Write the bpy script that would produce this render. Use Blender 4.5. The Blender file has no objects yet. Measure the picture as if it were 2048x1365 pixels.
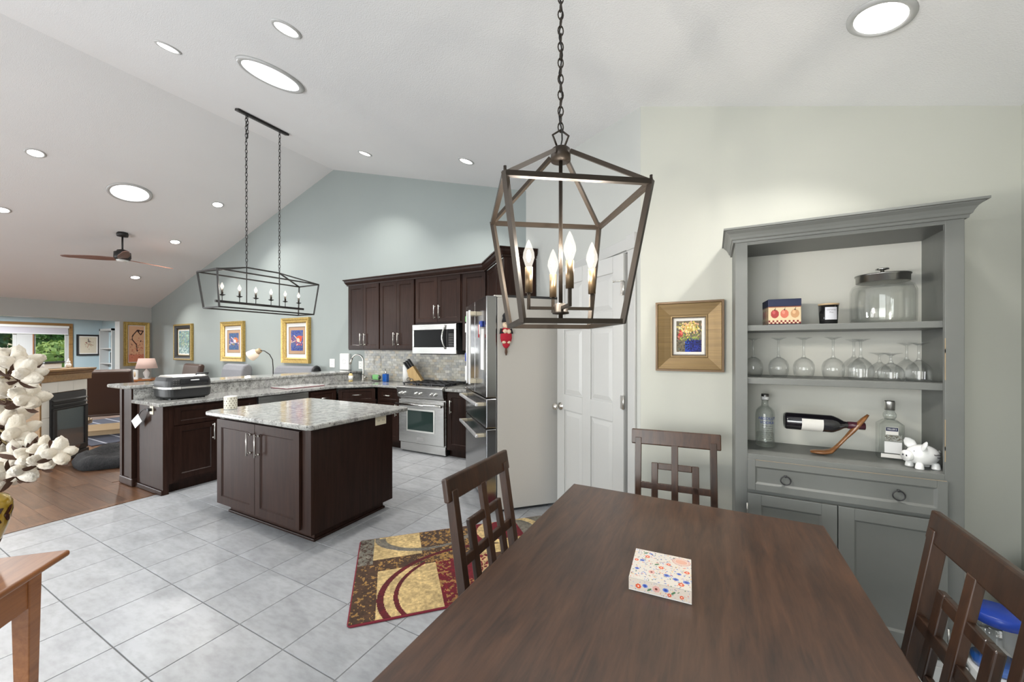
import bpy, bmesh, math, random
import numpy as np
from mathutils import Vector, Matrix

S = bpy.context.scene
C = S.collection
PI = math.pi
random.seed(7)

# ------------------------------------------------------------------ camera
# level camera 1.5 m above the tiles; focal 770 px of the 2048 px frame; horizon on row 697
FPX, YAW, HOR, EYE = 770.0, math.radians(27.5), 697.0, 1.5
cam_d = bpy.data.cameras.new('camera')
cam_d.sensor_width = 36.0
cam_d.lens = FPX / 2048 * 36.0
cam_d.shift_y = (HOR - 682.5) / 2048
cam_d.clip_start = 0.05
cam = bpy.data.objects.new('camera', cam_d)
C.objects.link(cam)
cam.location = (0, 0, EYE)
cam.rotation_euler = (PI / 2, 0, YAW)
S.camera = cam

# ------------------------------------------------------------------ world, daylight, exposure
W = bpy.data.worlds.new('sky')
S.world = W
W.use_nodes = True
wn = W.node_tree
bg = wn.nodes['Background']
sky = wn.nodes.new('ShaderNodeTexSky')
sky.sky_type = 'NISHITA'
sky.sun_elevation = math.radians(48)
sky.sun_rotation = math.radians(200)
sky.sun_disc = False
sky.air_density = 1.2
sky.dust_density = 2.0
wn.links.new(sky.outputs[0], bg.inputs[0])
bg.inputs[1].default_value = 0.35
sun_d = bpy.data.lights.new('sun', 'SUN')
sun_d.energy = 2.6
sun_d.angle = math.radians(1.0)
sun_o = bpy.data.objects.new('sun', sun_d)
C.objects.link(sun_o)
sun_o.rotation_euler = (math.radians(42), 0, math.radians(200))
sun_o['kind'] = 'helper'

S.view_settings.view_transform = 'Standard'
S.view_settings.look = 'None'
S.view_settings.gamma = 1.0
S.view_settings.use_curve_mapping = False
S.view_settings.exposure = 0.16
S.cycles.max_bounces = 10
S.cycles.diffuse_bounces = 5
S.cycles.glossy_bounces = 4
S.cycles.transparent_max_bounces = 24
S.cycles.caustics_reflective = False
S.cycles.caustics_refractive = False
S.cycles.sample_clamp_indirect = 6.0


def area_light(name, loc, rot, sx, sy, watts, col=(1, 1, 1), parent=None, disk=False):
    d = bpy.data.lights.new(name, 'AREA')
    d.shape = 'DISK' if disk else 'RECTANGLE'
    d.size = sx
    if not disk:
        d.size_y = sy
    d.energy = watts
    d.color = col
    o = bpy.data.objects.new(name, d)
    C.objects.link(o)
    o.location = loc
    o.rotation_euler = rot
    if parent:
        o.parent = parent
    return o


# fill lights added behind the camera and beside the view, tinted like daylight
DAY = (0.93, 0.97, 1.0)
FILL_WINDOWS = [(-1.2, 2.6), (-4.0, 2.2), (-7.0, 2.8)]      # unseen, added to hold fill lights in the near wall; centre X, width
for (cx, w), watts in zip(FILL_WINDOWS, (135, 45, 205)):
    area_light('window_daylight', (cx, -3.56, 1.35), (PI / 2, 0, 0), w, 2.1, watts, DAY)

area_light('window_daylight', (-13.70, -2.8, 1.35), (PI / 2, 0, -PI / 2), 1.3, 2.0, 270, DAY)     # added fill at the far living room wall, left of the view

# ------------------------------------------------------------------ helpers
def lin(c):
    return tuple((x / 12.92 if x <= 0.04045 else ((x + 0.055) / 1.055) ** 2.4) for x in c)


def rgb(r, g, b):
    return lin((r / 255, g / 255, b / 255)) + (1.0,)


MATS = {}


class NT:
    """small wrapper for building node materials"""
    def __init__(self, name):
        self.m = bpy.data.materials.new(name)
        self.m.use_nodes = True
        self.t = self.m.node_tree
        self.t.nodes.clear()
        self.out = self.n('ShaderNodeOutputMaterial')
        self.b = self.n('ShaderNodeBsdfPrincipled')
        self.l(self.b.outputs[0], self.out.inputs[0])
        MATS[name] = self.m

    def n(self, typ, **kw):
        x = self.t.nodes.new(typ)
        for k, v in kw.items():
            setattr(x, k, v)
        return x

    def l(self, a, b):
        self.t.links.new(a, b)

    def coord(self, scale=(1, 1, 1), kind='Object', rot=(0, 0, 0), jitter=False):
        tc = self.n('ShaderNodeTexCoord')
        mp = self.n('ShaderNodeMapping')
        mp.inputs['Scale'].default_value = scale
        mp.inputs['Rotation'].default_value = rot
        self.l(tc.outputs[kind], mp.inputs[0])
        if jitter:
            oi = self.n('ShaderNodeObjectInfo')
            vm = self.n('ShaderNodeVectorMath', operation='SCALE')
            vm.inputs[0].default_value = (37.0, 53.0, 29.0)
            self.l(oi.outputs['Random'], vm.inputs['Scale'])
            self.l(vm.outputs[0], mp.inputs['Location'])
        return mp.outputs[0]

    def noise(self, vec, scale, detail=4, rough=0.55, dist=0.0):
        x = self.n('ShaderNodeTexNoise')
        x.inputs['Scale'].default_value = scale
        x.inputs['Detail'].default_value = detail
        x.inputs['Roughness'].default_value = rough
        x.inputs['Distortion'].default_value = dist
        self.l(vec, x.inputs['Vector'])
        return x.outputs['Fac']

    def ramp(self, fac, stops, interp='LINEAR'):
        x = self.n('ShaderNodeValToRGB')
        x.color_ramp.interpolation = interp
        e = x.color_ramp.elements
        while len(e) < len(stops):
            e.new(0.5)
        for k, (p, c) in enumerate(stops):
            e[k].position = p
            e[k].color = c
        self.l(fac, x.inputs[0])
        return x.outputs[0]

    def mix(self, fac, a, b, mode='MIX'):
        x = self.n('ShaderNodeMix', data_type='RGBA', blend_type=mode)
        for sock, v in ((x.inputs[0], fac), (x.inputs[6], a), (x.inputs[7], b)):
            if hasattr(v, 'is_output'):
                self.l(v, sock)
            else:
                sock.default_value = v
        return x.outputs[2]

    def bump(self, h, strength=0.2, dist=0.01):
        x = self.n('ShaderNodeBump')
        x.inputs['Strength'].default_value = strength
        x.inputs['Distance'].default_value = dist
        self.l(h, x.inputs['Height'])
        self.l(x.outputs[0], self.b.inputs['Normal'])

    def set(self, **kw):
        for k, v in kw.items():
            s = self.b.inputs[k]
            if hasattr(v, 'is_output'):
                self.l(v, s)
            else:
                s.default_value = v
        return self


def plain(name, col, rough=0.5, metal=0.0, coat=0.0, **kw):
    m = NT(name)
    m.set(**{'Base Color': col, 'Roughness': rough, 'Metallic': metal, 'Coat Weight': coat})
    for k, v in kw.items():
        m.b.inputs[k.replace('_', ' ')].default_value = v
    return m


def painted(name, col, rough=0.6, grain=0.03, bump=0.12, bscale=350, dist=0.002):
    """wall paint: faint tone variation and an orange-peel relief"""
    m = NT(name)
    v = m.coord()
    f = m.noise(v, 1.3, 3)
    c2 = tuple(x * (1 - grain) for x in col[:3]) + (1,)
    m.set(**{'Base Color': m.ramp(f, [(0.3, col), (0.7, c2)]), 'Roughness': rough})
    m.bump(m.noise(v, bscale, 2), bump, dist)
    return m


def wood(name, c0, c1, axis='X', scale=1.0, rough=0.35, coat=0.2, streak=14, jitter=True, bump=0.05):
    m = NT(name)
    sc = {'X': (1, streak, streak), 'Y': (streak, 1, streak), 'Z': (streak, streak, 1)}[axis]
    v = m.coord(tuple(s * scale for s in sc), jitter=jitter)
    f = m.noise(v, 2.2, 6, 0.62, 0.6)
    g = m.noise(v, 9.0, 3, 0.6)
    mx = m.n('ShaderNodeMath', operation='MULTIPLY_ADD')
    m.l(g, mx.inputs[0]); mx.inputs[1].default_value = 0.35
    m.l(f, mx.inputs[2])
    col = m.ramp(mx.outputs[0], [(0.42, c0), (0.9, c1)])
    if jitter:
        oi = m.n('ShaderNodeObjectInfo')
        col = m.mix(1.0, col, m.ramp(oi.outputs['Random'], [(0.0, (0.72, 0.72, 0.72, 1)), (1.0, (1.18, 1.18, 1.18, 1))]), 'MULTIPLY')
    m.set(**{'Base Color': col, 'Roughness': rough, 'Coat Weight': coat, 'Coat Roughness': 0.2})
    m.bump(mx.outputs[0], bump, 0.003)
    return m


def glass(name, tint=(0.96, 0.98, 0.97, 1), fac=0.12, rough=0.02):
    """thin clear glass: mostly see-through, more mirror-like towards the rim"""
    m = bpy.data.materials.new(name)
    m.use_nodes = True
    t = m.node_tree
    t.nodes.clear()
    o = t.nodes.new('ShaderNodeOutputMaterial')
    tr = t.nodes.new('ShaderNodeBsdfTransparent'); tr.inputs[0].default_value = tint
    gl = t.nodes.new('ShaderNodeBsdfGlossy'); gl.inputs['Roughness'].default_value = rough
    lw = t.nodes.new('ShaderNodeLayerWeight'); lw.inputs['Blend'].default_value = 0.35
    mp = t.nodes.new('ShaderNodeMapRange')
    mp.inputs['To Min'].default_value = fac * 0.4
    mp.inputs['To Max'].default_value = min(1.0, fac * 5.5)
    mx = t.nodes.new('ShaderNodeMixShader')
    t.links.new(lw.outputs['Facing'], mp.inputs['Value'])
    t.links.new(mp.outputs[0], mx.inputs[0])
    t.links.new(tr.outputs[0], mx.inputs[1])
    t.links.new(gl.outputs[0], mx.inputs[2])
    t.links.new(mx.outputs[0], o.inputs[0])
    MATS[name] = m
    return m


def emit(name, col, strength):
    m = NT(name)
    m.set(**{'Base Color': (0.8, 0.8, 0.8, 1), 'Emission Color': col, 'Emission Strength': strength})
    return m


def printed(name, rough=0.6, coat=0.0, bump=0.0):
    """flat print: colour carried by the surface's own colour attribute"""
    m = NT(name)
    a = m.n('ShaderNodeVertexColor', layer_name='Col')
    m.set(**{'Base Color': a.outputs[0], 'Roughness': rough, 'Coat Weight': coat})
    if bump:
        m.bump(m.noise(m.coord(), 260, 3), bump, 0.006)
    return m


def link(o, parent=None):
    C.objects.link(o)
    if parent is not None:
        o.parent = parent
    return o


def thing(name, label, cat, loc=(0, 0, 0), rz=0.0, group=None):
    o = bpy.data.objects.new(name, None)
    o.empty_display_size = 0.1
    o.location = loc
    o.rotation_euler = (0, 0, rz)
    tag(o, label, cat, group)
    return link(o)


def tag(o, label, cat, group=None):
    o['label'] = label
    o['category'] = cat
    if group:
        o['group'] = group
    return o


def struct(o):
    o['kind'] = 'structure'
    return o


class MB:
    """collects faces for one mesh"""
    def __init__(self):
        self.v, self.f, self.sm = [], [], []

    def add(self, vs, fs, smooth=False):
        b = len(self.v)
        self.v += [tuple(p) for p in vs]
        self.f += [tuple(b + i for i in q) for q in fs]
        self.sm += [smooth] * len(fs)
        return self

    def box(self, x0, x1, y0, y1, z0, z1):
        vs = [(x, y, z) for z in (z0, z1) for y in (y0, y1) for x in (x0, x1)]
        return self.add(vs, [(0, 2, 3, 1), (4, 5, 7, 6), (0, 1, 5, 4), (2, 6, 7, 3), (0, 4, 6, 2), (1, 3, 7, 5)])

    def frustum(self, a, za, b, zb):
        """a, b = (x0,x1,y0,y1) at heights za < zb"""
        vs = [(x, y, za) for y in a[2:] for x in a[:2]] + [(x, y, zb) for y in b[2:] for x in b[:2]]
        return self.add(vs, [(0, 2, 3, 1), (4, 5, 7, 6), (0, 1, 5, 4), (2, 6, 7, 3), (0, 4, 6, 2), (1, 3, 7, 5)])

    def bar(self, p, q, w, h=None, up=(0, 0, 1)):
        """square bar from p to q, w across, h along up"""
        h = h or w
        p, q = Vector(p), Vector(q)
        d = (q - p).normalized()
        u = Vector(up)
        s = d.cross(u)
        if s.length < 1e-4:
            s = d.cross(Vector((1, 0, 0)))
        s.normalize()
        u = s.cross(d).normalized()
        vs = []
        for c in (p, q):
            for a, b in ((-1, -1), (1, -1), (1, 1), (-1, 1)):
                vs.append(c + s * (a * w / 2) + u * (b * h / 2))
        return self.add(vs, [(0, 1, 2, 3), (7, 6, 5, 4), (0, 4, 5, 1), (1, 5, 6, 2), (2, 6, 7, 3), (3, 7, 4, 0)])

    def prism(self, poly, z0, z1):
        n = len(poly)
        vs = [(x, y, z0) for x, y in poly] + [(x, y, z1) for x, y in poly]
        fs = [tuple(range(n - 1, -1, -1)), tuple(range(n, 2 * n))]
        fs += [(i, (i + 1) % n, n + (i + 1) % n, n + i) for i in range(n)]
        return self.add(vs, fs)

    def extrude_y(self, poly, y0, y1):
        """poly in (x,z), extruded along y"""
        n = len(poly)
        vs = [(x, y0, z) for x, z in poly] + [(x, y1, z) for x, z in poly]
        fs = [tuple(range(n)), tuple(range(2 * n - 1, n - 1, -1))]
        fs += [(i, n + i, n + (i + 1) % n, (i + 1) % n) for i in range(n)]
        return self.add(vs, fs)

    def extrude_x(self, poly, x0, x1):
        """poly in (y,z), extruded along x"""
        n = len(poly)
        vs = [(x0, y, z) for y, z in poly] + [(x1, y, z) for y, z in poly]
        fs = [tuple(range(n - 1, -1, -1)), tuple(range(n, 2 * n))]
        fs += [(i, (i + 1) % n, n + (i + 1) % n, n + i) for i in range(n)]
        return self.add(vs, fs)

    def lathe(self, prof, c=(0, 0, 0), n=24, sx=1.0, sy=1.0, axis='Z', smooth=True):
        """prof = [(r,z)...] from one end to the other"""
        vs, fs = [], []
        for r, z in prof:
            for k in range(n):
                a = 2 * PI * k / n
                p = (r * math.cos(a) * sx, r * math.sin(a) * sy, z)
                if axis == 'X':
                    p = (p[2], p[0], p[1])
                elif axis == 'Y':
                    p = (p[0], p[2], p[1])
                vs.append((c[0] + p[0], c[1] + p[1], c[2] + p[2]))
        m = len(prof)
        for i in range(m - 1):
            for k in range(n):
                k2 = (k + 1) % n
                q = (i * n + k, i * n + k2, (i + 1) * n + k2, (i + 1) * n + k)
                fs.append(q if axis != 'Y' else q[::-1])
        if prof[0][0] > 1e-5:
            fs.append(tuple(range(n - 1, -1, -1)))
        if prof[-1][0] > 1e-5:
            fs.append(tuple((m - 1) * n + k for k in range(n)))
        return self.add(vs, fs, smooth)

    def cyl(self, p, q, r, r2=None, n=12, smooth=True):
        r2 = r if r2 is None else r2
        p, q = Vector(p), Vector(q)
        d = (q - p)
        L = d.length
        z = d.normalized()
        x = z.orthogonal().normalized()
        y = z.cross(x)
        vs = []
        for c, rr in ((p, r), (q, r2)):
            for k in range(n):
                a = 2 * PI * k / n
                vs.append(c + x * (rr * math.cos(a)) + y * (rr * math.sin(a)))
        self.add(vs, [(k, (k + 1) % n, n + (k + 1) % n, n + k) for k in range(n)], smooth)
        b = len(self.v) - 2 * n
        self.f += [tuple(b + k for k in range(n - 1, -1, -1)), tuple(b + n + k for k in range(n))]
        self.sm += [False, False]
        return self

    def tube(self, pts, r, n=8, closed=False, radii=None):
        pts = [Vector(p) for p in pts]
        m = len(pts)
        vs, fs = [], []
        prev = None
        for i, p in enumerate(pts):
            if closed:
                t = (pts[(i + 1) % m] - pts[i - 1]).normalized()
            else:
                t = (pts[min(i + 1, m - 1)] - pts[max(i - 1, 0)]).normalized()
            if prev is None:
                x = t.orthogonal().normalized()
            else:
                x = (prev - t * prev.dot(t))
                x = x.normalized() if x.length > 1e-6 else t.orthogonal().normalized()
            prev = x
            y = t.cross(x)
            rr = radii[i] if radii else r
            for k in range(n):
                a = 2 * PI * k / n
                vs.append(p + x * (rr * math.cos(a)) + y * (rr * math.sin(a)))
        for i in range(m if closed else m - 1):
            j = (i + 1) % m
            for k in range(n):
                k2 = (k + 1) % n
                fs.append((i * n + k, i * n + k2, j * n + k2, j * n + k))
        if not closed:
            fs.append(tuple(range(n - 1, -1, -1)))
            fs.append(tuple((m - 1) * n + k for k in range(n)))
        return self.add(vs, fs, True)

    def ball(self, c, rx, ry=None, rz=None, nu=14, nv=9):
        ry = rx if ry is None else ry
        rz = rx if rz is None else rz
        prof = [(math.sin(PI * i / nv), -math.cos(PI * i / nv)) for i in range(nv + 1)]
        vs, fs = [], []
        for r, z in prof:
            for k in range(nu):
                a = 2 * PI * k / nu
                vs.append((c[0] + rx * r * math.cos(a), c[1] + ry * r * math.sin(a), c[2] + rz * z))
        for i in range(nv):
            for k in range(nu):
                k2 = (k + 1) % nu
                fs.append((i * nu + k, i * nu + k2, (i + 1) * nu + k2, (i + 1) * nu + k))
        return self.add(vs, fs, True)

    def torus(self, c, R, r, axis='Z', n=20, m=8, sx=1.0, sy=1.0):
        vs, fs = [], []
        for i in range(n):
            a = 2 * PI * i / n
            for k in range(m):
                b = 2 * PI * k / m
                x = (R + r * math.cos(b)) * math.cos(a) * sx
                y = (R + r * math.cos(b)) * math.sin(a) * sy
                z = r * math.sin(b)
                p = {'Z': (x, y, z), 'X': (z, x, y), 'Y': (x, z, y)}[axis]
                vs.append((c[0] + p[0], c[1] + p[1], c[2] + p[2]))
        for i in range(n):
            for k in range(m):
                i2, k2 = (i + 1) % n, (k + 1) % m
                q = (i * m + k, i2 * m + k, i2 * m + k2, i * m + k2)
                fs.append(q if axis != 'Y' else q[::-1])
        return self.add(vs, fs, True)

    def move(self, mat):
        self.v = [tuple(mat @ Vector(p)) for p in self.v]
        return self

    def mesh(self, name, mat):
        me = bpy.data.meshes.new(name)
        me.from_pydata(self.v, [], self.f)
        me.polygons.foreach_set('use_smooth', self.sm)
        if mat:
            me.materials.append(MATS[mat])
        me.update()
        return me

    def build(self, name, mat, parent=None, loc=(0, 0, 0), rz=0.0, bevel=0.0, label=None, weld=False, seg=2):
        o = bpy.data.objects.new(name, self.mesh(name, mat))
        o.location = loc
        o.rotation_euler = (0, 0, rz)
        link(o, parent)
        if bevel:
            b = o.modifiers.new('edge', 'BEVEL')
            b.width = bevel
            b.segments = seg
            b.limit_method = 'ANGLE'
            b.angle_limit = math.radians(40)
            b.harden_normals = False
        if label:
            o['label'] = label
        return o


def copy_tree(o, loc=None, rz=None, parent=None):
    c = o.copy()
    link(c)
    if parent is not None:
        c.parent = parent
    if loc is not None:
        c.location = loc
    if rz is not None:
        c.rotation_euler = (0, 0, rz)
    for ch in list(o.children):
        copy_tree(ch, parent=c)
    return c


def vnoise(U, V, s, seed=0):
    """smooth value noise on numpy arrays, 0..1"""
    x, y = U * s, V * s
    xi, yi = np.floor(x).astype(int), np.floor(y).astype(int)
    xf, yf = x - xi, y - yi
    xf, yf = xf * xf * (3 - 2 * xf), yf * yf * (3 - 2 * yf)

    def hsh(a, b):
        h = (a * 374761393 + b * 668265263 + seed * 982451653) & 0x7fffffff
        h = ((h ^ (h >> 13)) * 1274126177) & 0x7fffffff
        return ((h ^ (h >> 16)) & 0xffff) / 65535.0
    return (hsh(xi, yi) * (1 - xf) + hsh(xi + 1, yi) * xf) * (1 - yf) + (hsh(xi, yi + 1) * (1 - xf) + hsh(xi + 1, yi + 1) * xf) * yf


class Paint:
    """a small canvas of colours on a grid, u to the right and v up, 0..1"""
    def __init__(self, nx, ny, base, asp=1.0):
        self.nx, self.ny, self.asp = nx, ny, asp
        self.U, self.V = np.meshgrid((np.arange(nx) + .5) / nx, (np.arange(ny) + .5) / ny)
        self.c = np.zeros((ny, nx, 3)) + np.array(base, float)

    def put(self, mask, col, a=1.0):
        k = (np.asarray(mask, float) * a)[..., None]
        self.c = self.c * (1 - k) + np.array(col, float) * k
        return self

    def rect(self, u0, u1, v0, v1, col, a=1.0):
        return self.put((self.U >= u0) & (self.U <= u1) & (self.V >= v0) & (self.V <= v1), col, a)

    def disc(self, u, v, r, col, ry=None, a=1.0, rot=0.0):
        du, dv = (self.U - u) * self.asp, self.V - v
        ca, sa = math.cos(rot), math.sin(rot)
        du, dv = du * ca + dv * sa, -du * sa + dv * ca
        return self.put((du / r) ** 2 + (dv / (ry or r)) ** 2 <= 1, col, a)

    def ring(self, u, v, r, w, col, ry=None, a=1.0):
        du, dv = (self.U - u) * self.asp, (self.V - v) * (r / (ry or r))
        d = np.sqrt(du * du + dv * dv)
        return self.put(np.abs(d - r) <= w / 2, col, a)

    def line(self, p, q, w, col, a=1.0):
        px, py, qx, qy = p[0] * self.asp, p[1], q[0] * self.asp, q[1]
        dx, dy = qx - px, qy - py
        L = dx * dx + dy * dy + 1e-9
        t = np.clip(((self.U * self.asp - px) * dx + (self.V - py) * dy) / L, 0, 1)
        d = np.hypot(self.U * self.asp - px - t * dx, self.V - py - t * dy)
        return self.put(d <= w / 2, col, a)

    def speck(self, mask, s, lo, col, a=1.0, seed=1):
        n = .6 * vnoise(self.U * self.asp, self.V, s, seed) + .4 * vnoise(self.U * self.asp, self.V, s * 2.3, seed + 5)
        return self.put(np.asarray(mask, bool) & (n > lo), col, a)

    def vary(self, s, amt, seed=3):
        n = .6 * vnoise(self.U * self.asp, self.V, s, seed) + .4 * vnoise(self.U * self.asp, self.V, s * 3.1, seed + 9)
        self.c = np.clip(self.c * (1 + amt * (n[..., None] - .5) * 2), 0, 1)
        return self

    def panel(self, name, mat, w, h, parent=None, loc=(0, 0, 0), rot=(0, 0, 0), plane='XZ', wrap=None):
        """one face per colour cell; plane XZ faces -Y, plane XY faces +Z; wrap = radius to bend round a vertical axis"""
        nx, ny = self.nx, self.ny
        vs = []
        for j in range(ny + 1):
            for i in range(nx + 1):
                x, y = (i / nx - .5) * w, (j / ny - .5) * h
                if wrap:
                    a = x / wrap
                    vs.append((wrap * math.sin(a), -wrap * math.cos(a), y))
                else:
                    vs.append((x, 0, y) if plane == 'XZ' else (x, y, 0))
        fs = [(j * (nx + 1) + i, j * (nx + 1) + i + 1, (j + 1) * (nx + 1) + i + 1, (j + 1) * (nx + 1) + i) for j in range(ny) for i in range(nx)]
        me = bpy.data.meshes.new(name)
        me.from_pydata(vs, [], fs)
        ca = me.color_attributes.new('Col', 'FLOAT_COLOR', 'CORNER')
        c = np.clip(self.c, 0, 1)
        c = np.where(c <= .04045, c / 12.92, ((c + .055) / 1.055) ** 2.4)
        c = np.concatenate([c, np.ones(c.shape[:2] + (1,))], -1).reshape(-1, 1, 4)
        ca.data.foreach_set('color', np.repeat(c, 4, 1).astype(np.float32).ravel())
        me.materials.append(MATS[mat])
        if wrap:
            me.polygons.foreach_set('use_smooth', [True] * len(fs))
        me.update()
        o = bpy.data.objects.new(name, me)
        o.location = loc
        o.rotation_euler = rot
        return link(o, parent)


def lettering(text, size, mat, parent, loc, rot=(PI / 2, 0, 0), name='lettering', wrap=None, depth=0.0006, squash=1.0):
    """flat lettering as a mesh; faces -Y by default; wrap = radius of the round body it sits on (about the parent's Z axis)"""
    cu = bpy.data.curves.new('text', 'FONT')
    cu.body = text
    cu.size = size
    cu.align_x = 'CENTER'
    cu.align_y = 'CENTER'
    cu.resolution_u = 2
    cu.extrude = 0 if wrap else depth / 2
    tmp = bpy.data.objects.new('text', cu)
    C.objects.link(tmp)
    bpy.context.view_layer.update()
    me = bpy.data.meshes.new_from_object(tmp.evaluated_get(bpy.context.evaluated_depsgraph_get()))
    bpy.data.objects.remove(tmp)
    me.name = name
    if squash != 1.0:
        for v in me.vertices:
            v.co.x *= squash
    if wrap:
        for v in me.vertices:
            a = v.co.x / wrap
            v.co = (wrap * math.sin(a), -wrap * math.cos(a), v.co.y)
        rot = (0, 0, rot[2])
    me.materials.clear()
    me.materials.append(MATS[mat])
    o = bpy.data.objects.new(name, me)
    o.location = loc
    o.rotation_euler = rot
    return link(o, parent)

# ------------------------------------------------------------------ materials
painted('paint_greige', (0.285, 0.318, 0.308, 1))
painted('paint_cream', (0.495, 0.498, 0.445, 1))
painted('paint_pantry', (0.46, 0.468, 0.445, 1))
painted('paint_backboard', (0.68, 0.675, 0.62, 1))  # wall colour made paler to stand in for light inside the hutch
painted('paint_taupe', (0.40, 0.40, 0.38, 1))
painted('paint_blue', (0.42, 0.53, 0.57, 1))
painted('paint_ceiling', (0.75, 0.75, 0.75, 1), rough=0.85, grain=0.02, bump=0.5, bscale=140, dist=0.004)
plain('white_trim', (0.46, 0.46, 0.45, 1), 0.35)
plain('white_plastic', (0.75, 0.75, 0.73, 1), 0.4)
plain('almond_plastic', (0.72, 0.66, 0.52, 1), 0.4)
plain('dark_slot', (0.02, 0.02, 0.02, 1), 0.6)
plain('grout', (0.20, 0.20, 0.195, 1), 0.9)

m = NT('floor_tile')
v = m.coord((1, 2.4, 1), jitter=True)
f = m.noise(v, 3.2, 3, 0.5, 0.3)
g = m.noise(v, 16, 3, 0.5, 0.0)
c = m.ramp(f, [(0.30, (0.290, 0.295, 0.305, 1)), (0.5, (0.335, 0.342, 0.356, 1)), (0.72, (0.370, 0.377, 0.390, 1))])
c = m.mix(1.0, c, m.ramp(g, [(0.30, (0.86, 0.86, 0.85, 1)), (0.60, (1.03, 1.03, 1.03, 1))]), 'MULTIPLY')
m.set(**{'Base Color': c, 'Roughness': 0.32, 'Specular IOR Level': 0.45})
m.bump(g, 0.03, 0.003)

wood('oak_plank', (0.060, 0.027, 0.014, 1), (0.17, 0.085, 0.044, 1), 'X', 1.0, 0.30, 0.4, 11)
wood('espresso', (0.016, 0.0075, 0.0055, 1), (0.036, 0.017, 0.012, 1), 'Z', 1.0, 0.36, 0.0, 16, jitter=True, bump=0.02).set(**{'Specular IOR Level': 0.15})
wood('table_wood', (0.022, 0.0105, 0.0065, 1), (0.088, 0.040, 0.021, 1), 'Y', 1.4, 0.42, 0.30, 9, jitter=False, bump=0.07)
wood('chair_wood', (0.018, 0.0080, 0.0045, 1), (0.062, 0.026, 0.012, 1), 'Z', 1.6, 0.36, 0.15, 9, jitter=True)
wood('honey_oak', (0.23, 0.115, 0.030, 1), (0.40, 0.22, 0.07, 1), 'Y', 1.0, 0.4, 0.2, 12)
wood('cherry_console', (0.24, 0.085, 0.028, 1), (0.42, 0.17, 0.06, 1), 'X', 1.3, 0.35, 0.15, 10)
wood('knife_oak', (0.45, 0.27, 0.09, 1), (0.62, 0.42, 0.18, 1), 'Z', 2.0, 0.5, 0.0, 12)
wood('fan_walnut', (0.10, 0.045, 0.03, 1), (0.22, 0.10, 0.07, 1), 'X', 1.2, 0.4, 0.1, 10)
wood('olive_wood', (0.13, 0.045, 0.012, 1), (0.40, 0.17, 0.05, 1), 'X', 3.0, 0.3, 0.4, 5)

m = NT('hutch_paint')
v = m.coord()
m.set(**{'Base Color': m.ramp(m.noise(v, 3, 4), [(0.3, (0.142, 0.147, 0.139, 1)), (0.7, (0.168, 0.173, 0.164, 1))]), 'Roughness': 0.42})
plain('hutch_rub', (0.42, 0.30, 0.17, 1), 0.5)

m = NT('granite')
v = m.coord()
a = m.noise(v, 17, 8, 0.72, 0.5)
b = m.noise(v, 62, 5, 0.75, 0.4)
d = m.noise(v, 3.2, 4, 0.6, 1.6)
base = m.ramp(a, [(0.33, (0.15, 0.145, 0.14, 1)), (0.44, (0.24, 0.238, 0.23, 1)), (0.55, (0.37, 0.37, 0.35, 1)), (0.75, (0.45, 0.445, 0.42, 1))])
base = m.mix(m.ramp(b, [(0.555, (0, 0, 0, 1)), (0.61, (0.92, 0.92, 0.92, 1))]), base, (0.06, 0.056, 0.052, 1))
base = m.mix(m.ramp(b, [(0.30, (0.7, 0.7, 0.7, 1)), (0.38, (0, 0, 0, 1))]), base, (0.46, 0.36, 0.22, 1))
base = m.mix(m.ramp(d, [(0.54, (0, 0, 0, 1)), (0.66, (0.35, 0.35, 0.35, 1))]), base, (0.30, 0.29, 0.30, 1))
m.set(**{'Base Color': base, 'Roughness': 0.12})

m = NT('stainless')
v = m.coord((1, 1, 400))
m.set(**{'Base Color': (0.56, 0.555, 0.54, 1), 'Metallic': 1.0, 'Roughness': m.ramp(m.noise(v, 3, 3), [(0.3, (0.24,) * 3 + (1,)), (0.7, (0.28,) * 3 + (1,))])})
plain('stainless_mirror', (0.33, 0.33, 0.335, 1), 0.16, 1.0)
plain('steel_polished', (0.72, 0.71, 0.69, 1), 0.16, 1.0)
plain('steel_bright', (0.74, 0.74, 0.75, 1), 0.42, 0.85)
plain('champagne', (0.62, 0.56, 0.44, 1), 0.45, 0.6)
plain('nickel', (0.62, 0.60, 0.56, 1), 0.28, 1.0)
plain('lid_steel', (0.34, 0.335, 0.32, 1), 0.3, 1.0)
plain('steel_satin', (0.66, 0.65, 0.62, 1), 0.38, 1.0)
plain('fridge_side', (0.41, 0.39, 0.36, 1), 0.45, 0.0)
plain('black_gloss', (0.012, 0.012, 0.013, 1), 0.08)
plain('black_matte', (0.02, 0.02, 0.021, 1), 0.5)
plain('cast_iron', (0.018, 0.018, 0.02, 1), 0.42)
plain('bronze', (0.034, 0.025, 0.018, 1), 0.42, 0.5)
plain('bronze_candle', (0.17, 0.115, 0.065, 1), 0.40, 0.8)
plain('iron_black', (0.018, 0.016, 0.015, 1), 0.45, 0.3)
plain('pewter', (0.16, 0.155, 0.15, 1), 0.35, 0.9)
plain('smoked_glass', (0.05, 0.055, 0.065, 1), 0.06)
m = plain('oven_glass', (0.03, 0.05, 0.045, 1), 0.05)
m = NT('gold_leaf')
v = m.coord((3, 3, 3))
m.set(**{'Base Color': m.ramp(m.noise(v, 12, 4), [(0.3, (0.36, 0.235, 0.06, 1)), (0.7, (0.56, 0.40, 0.13, 1))]), 'Metallic': 0.45, 'Roughness': 0.38})
m = NT('bronze_gilt')
v = m.coord((1, 1, 1))
m.set(**{'Base Color': m.ramp(m.noise(m.coord((1, 1, 60)), 3, 4), [(0.3, (0.125, 0.075, 0.022, 1)), (0.7, (0.20, 0.125, 0.042, 1))]), 'Metallic': 0.3, 'Roughness': 0.42})
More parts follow.
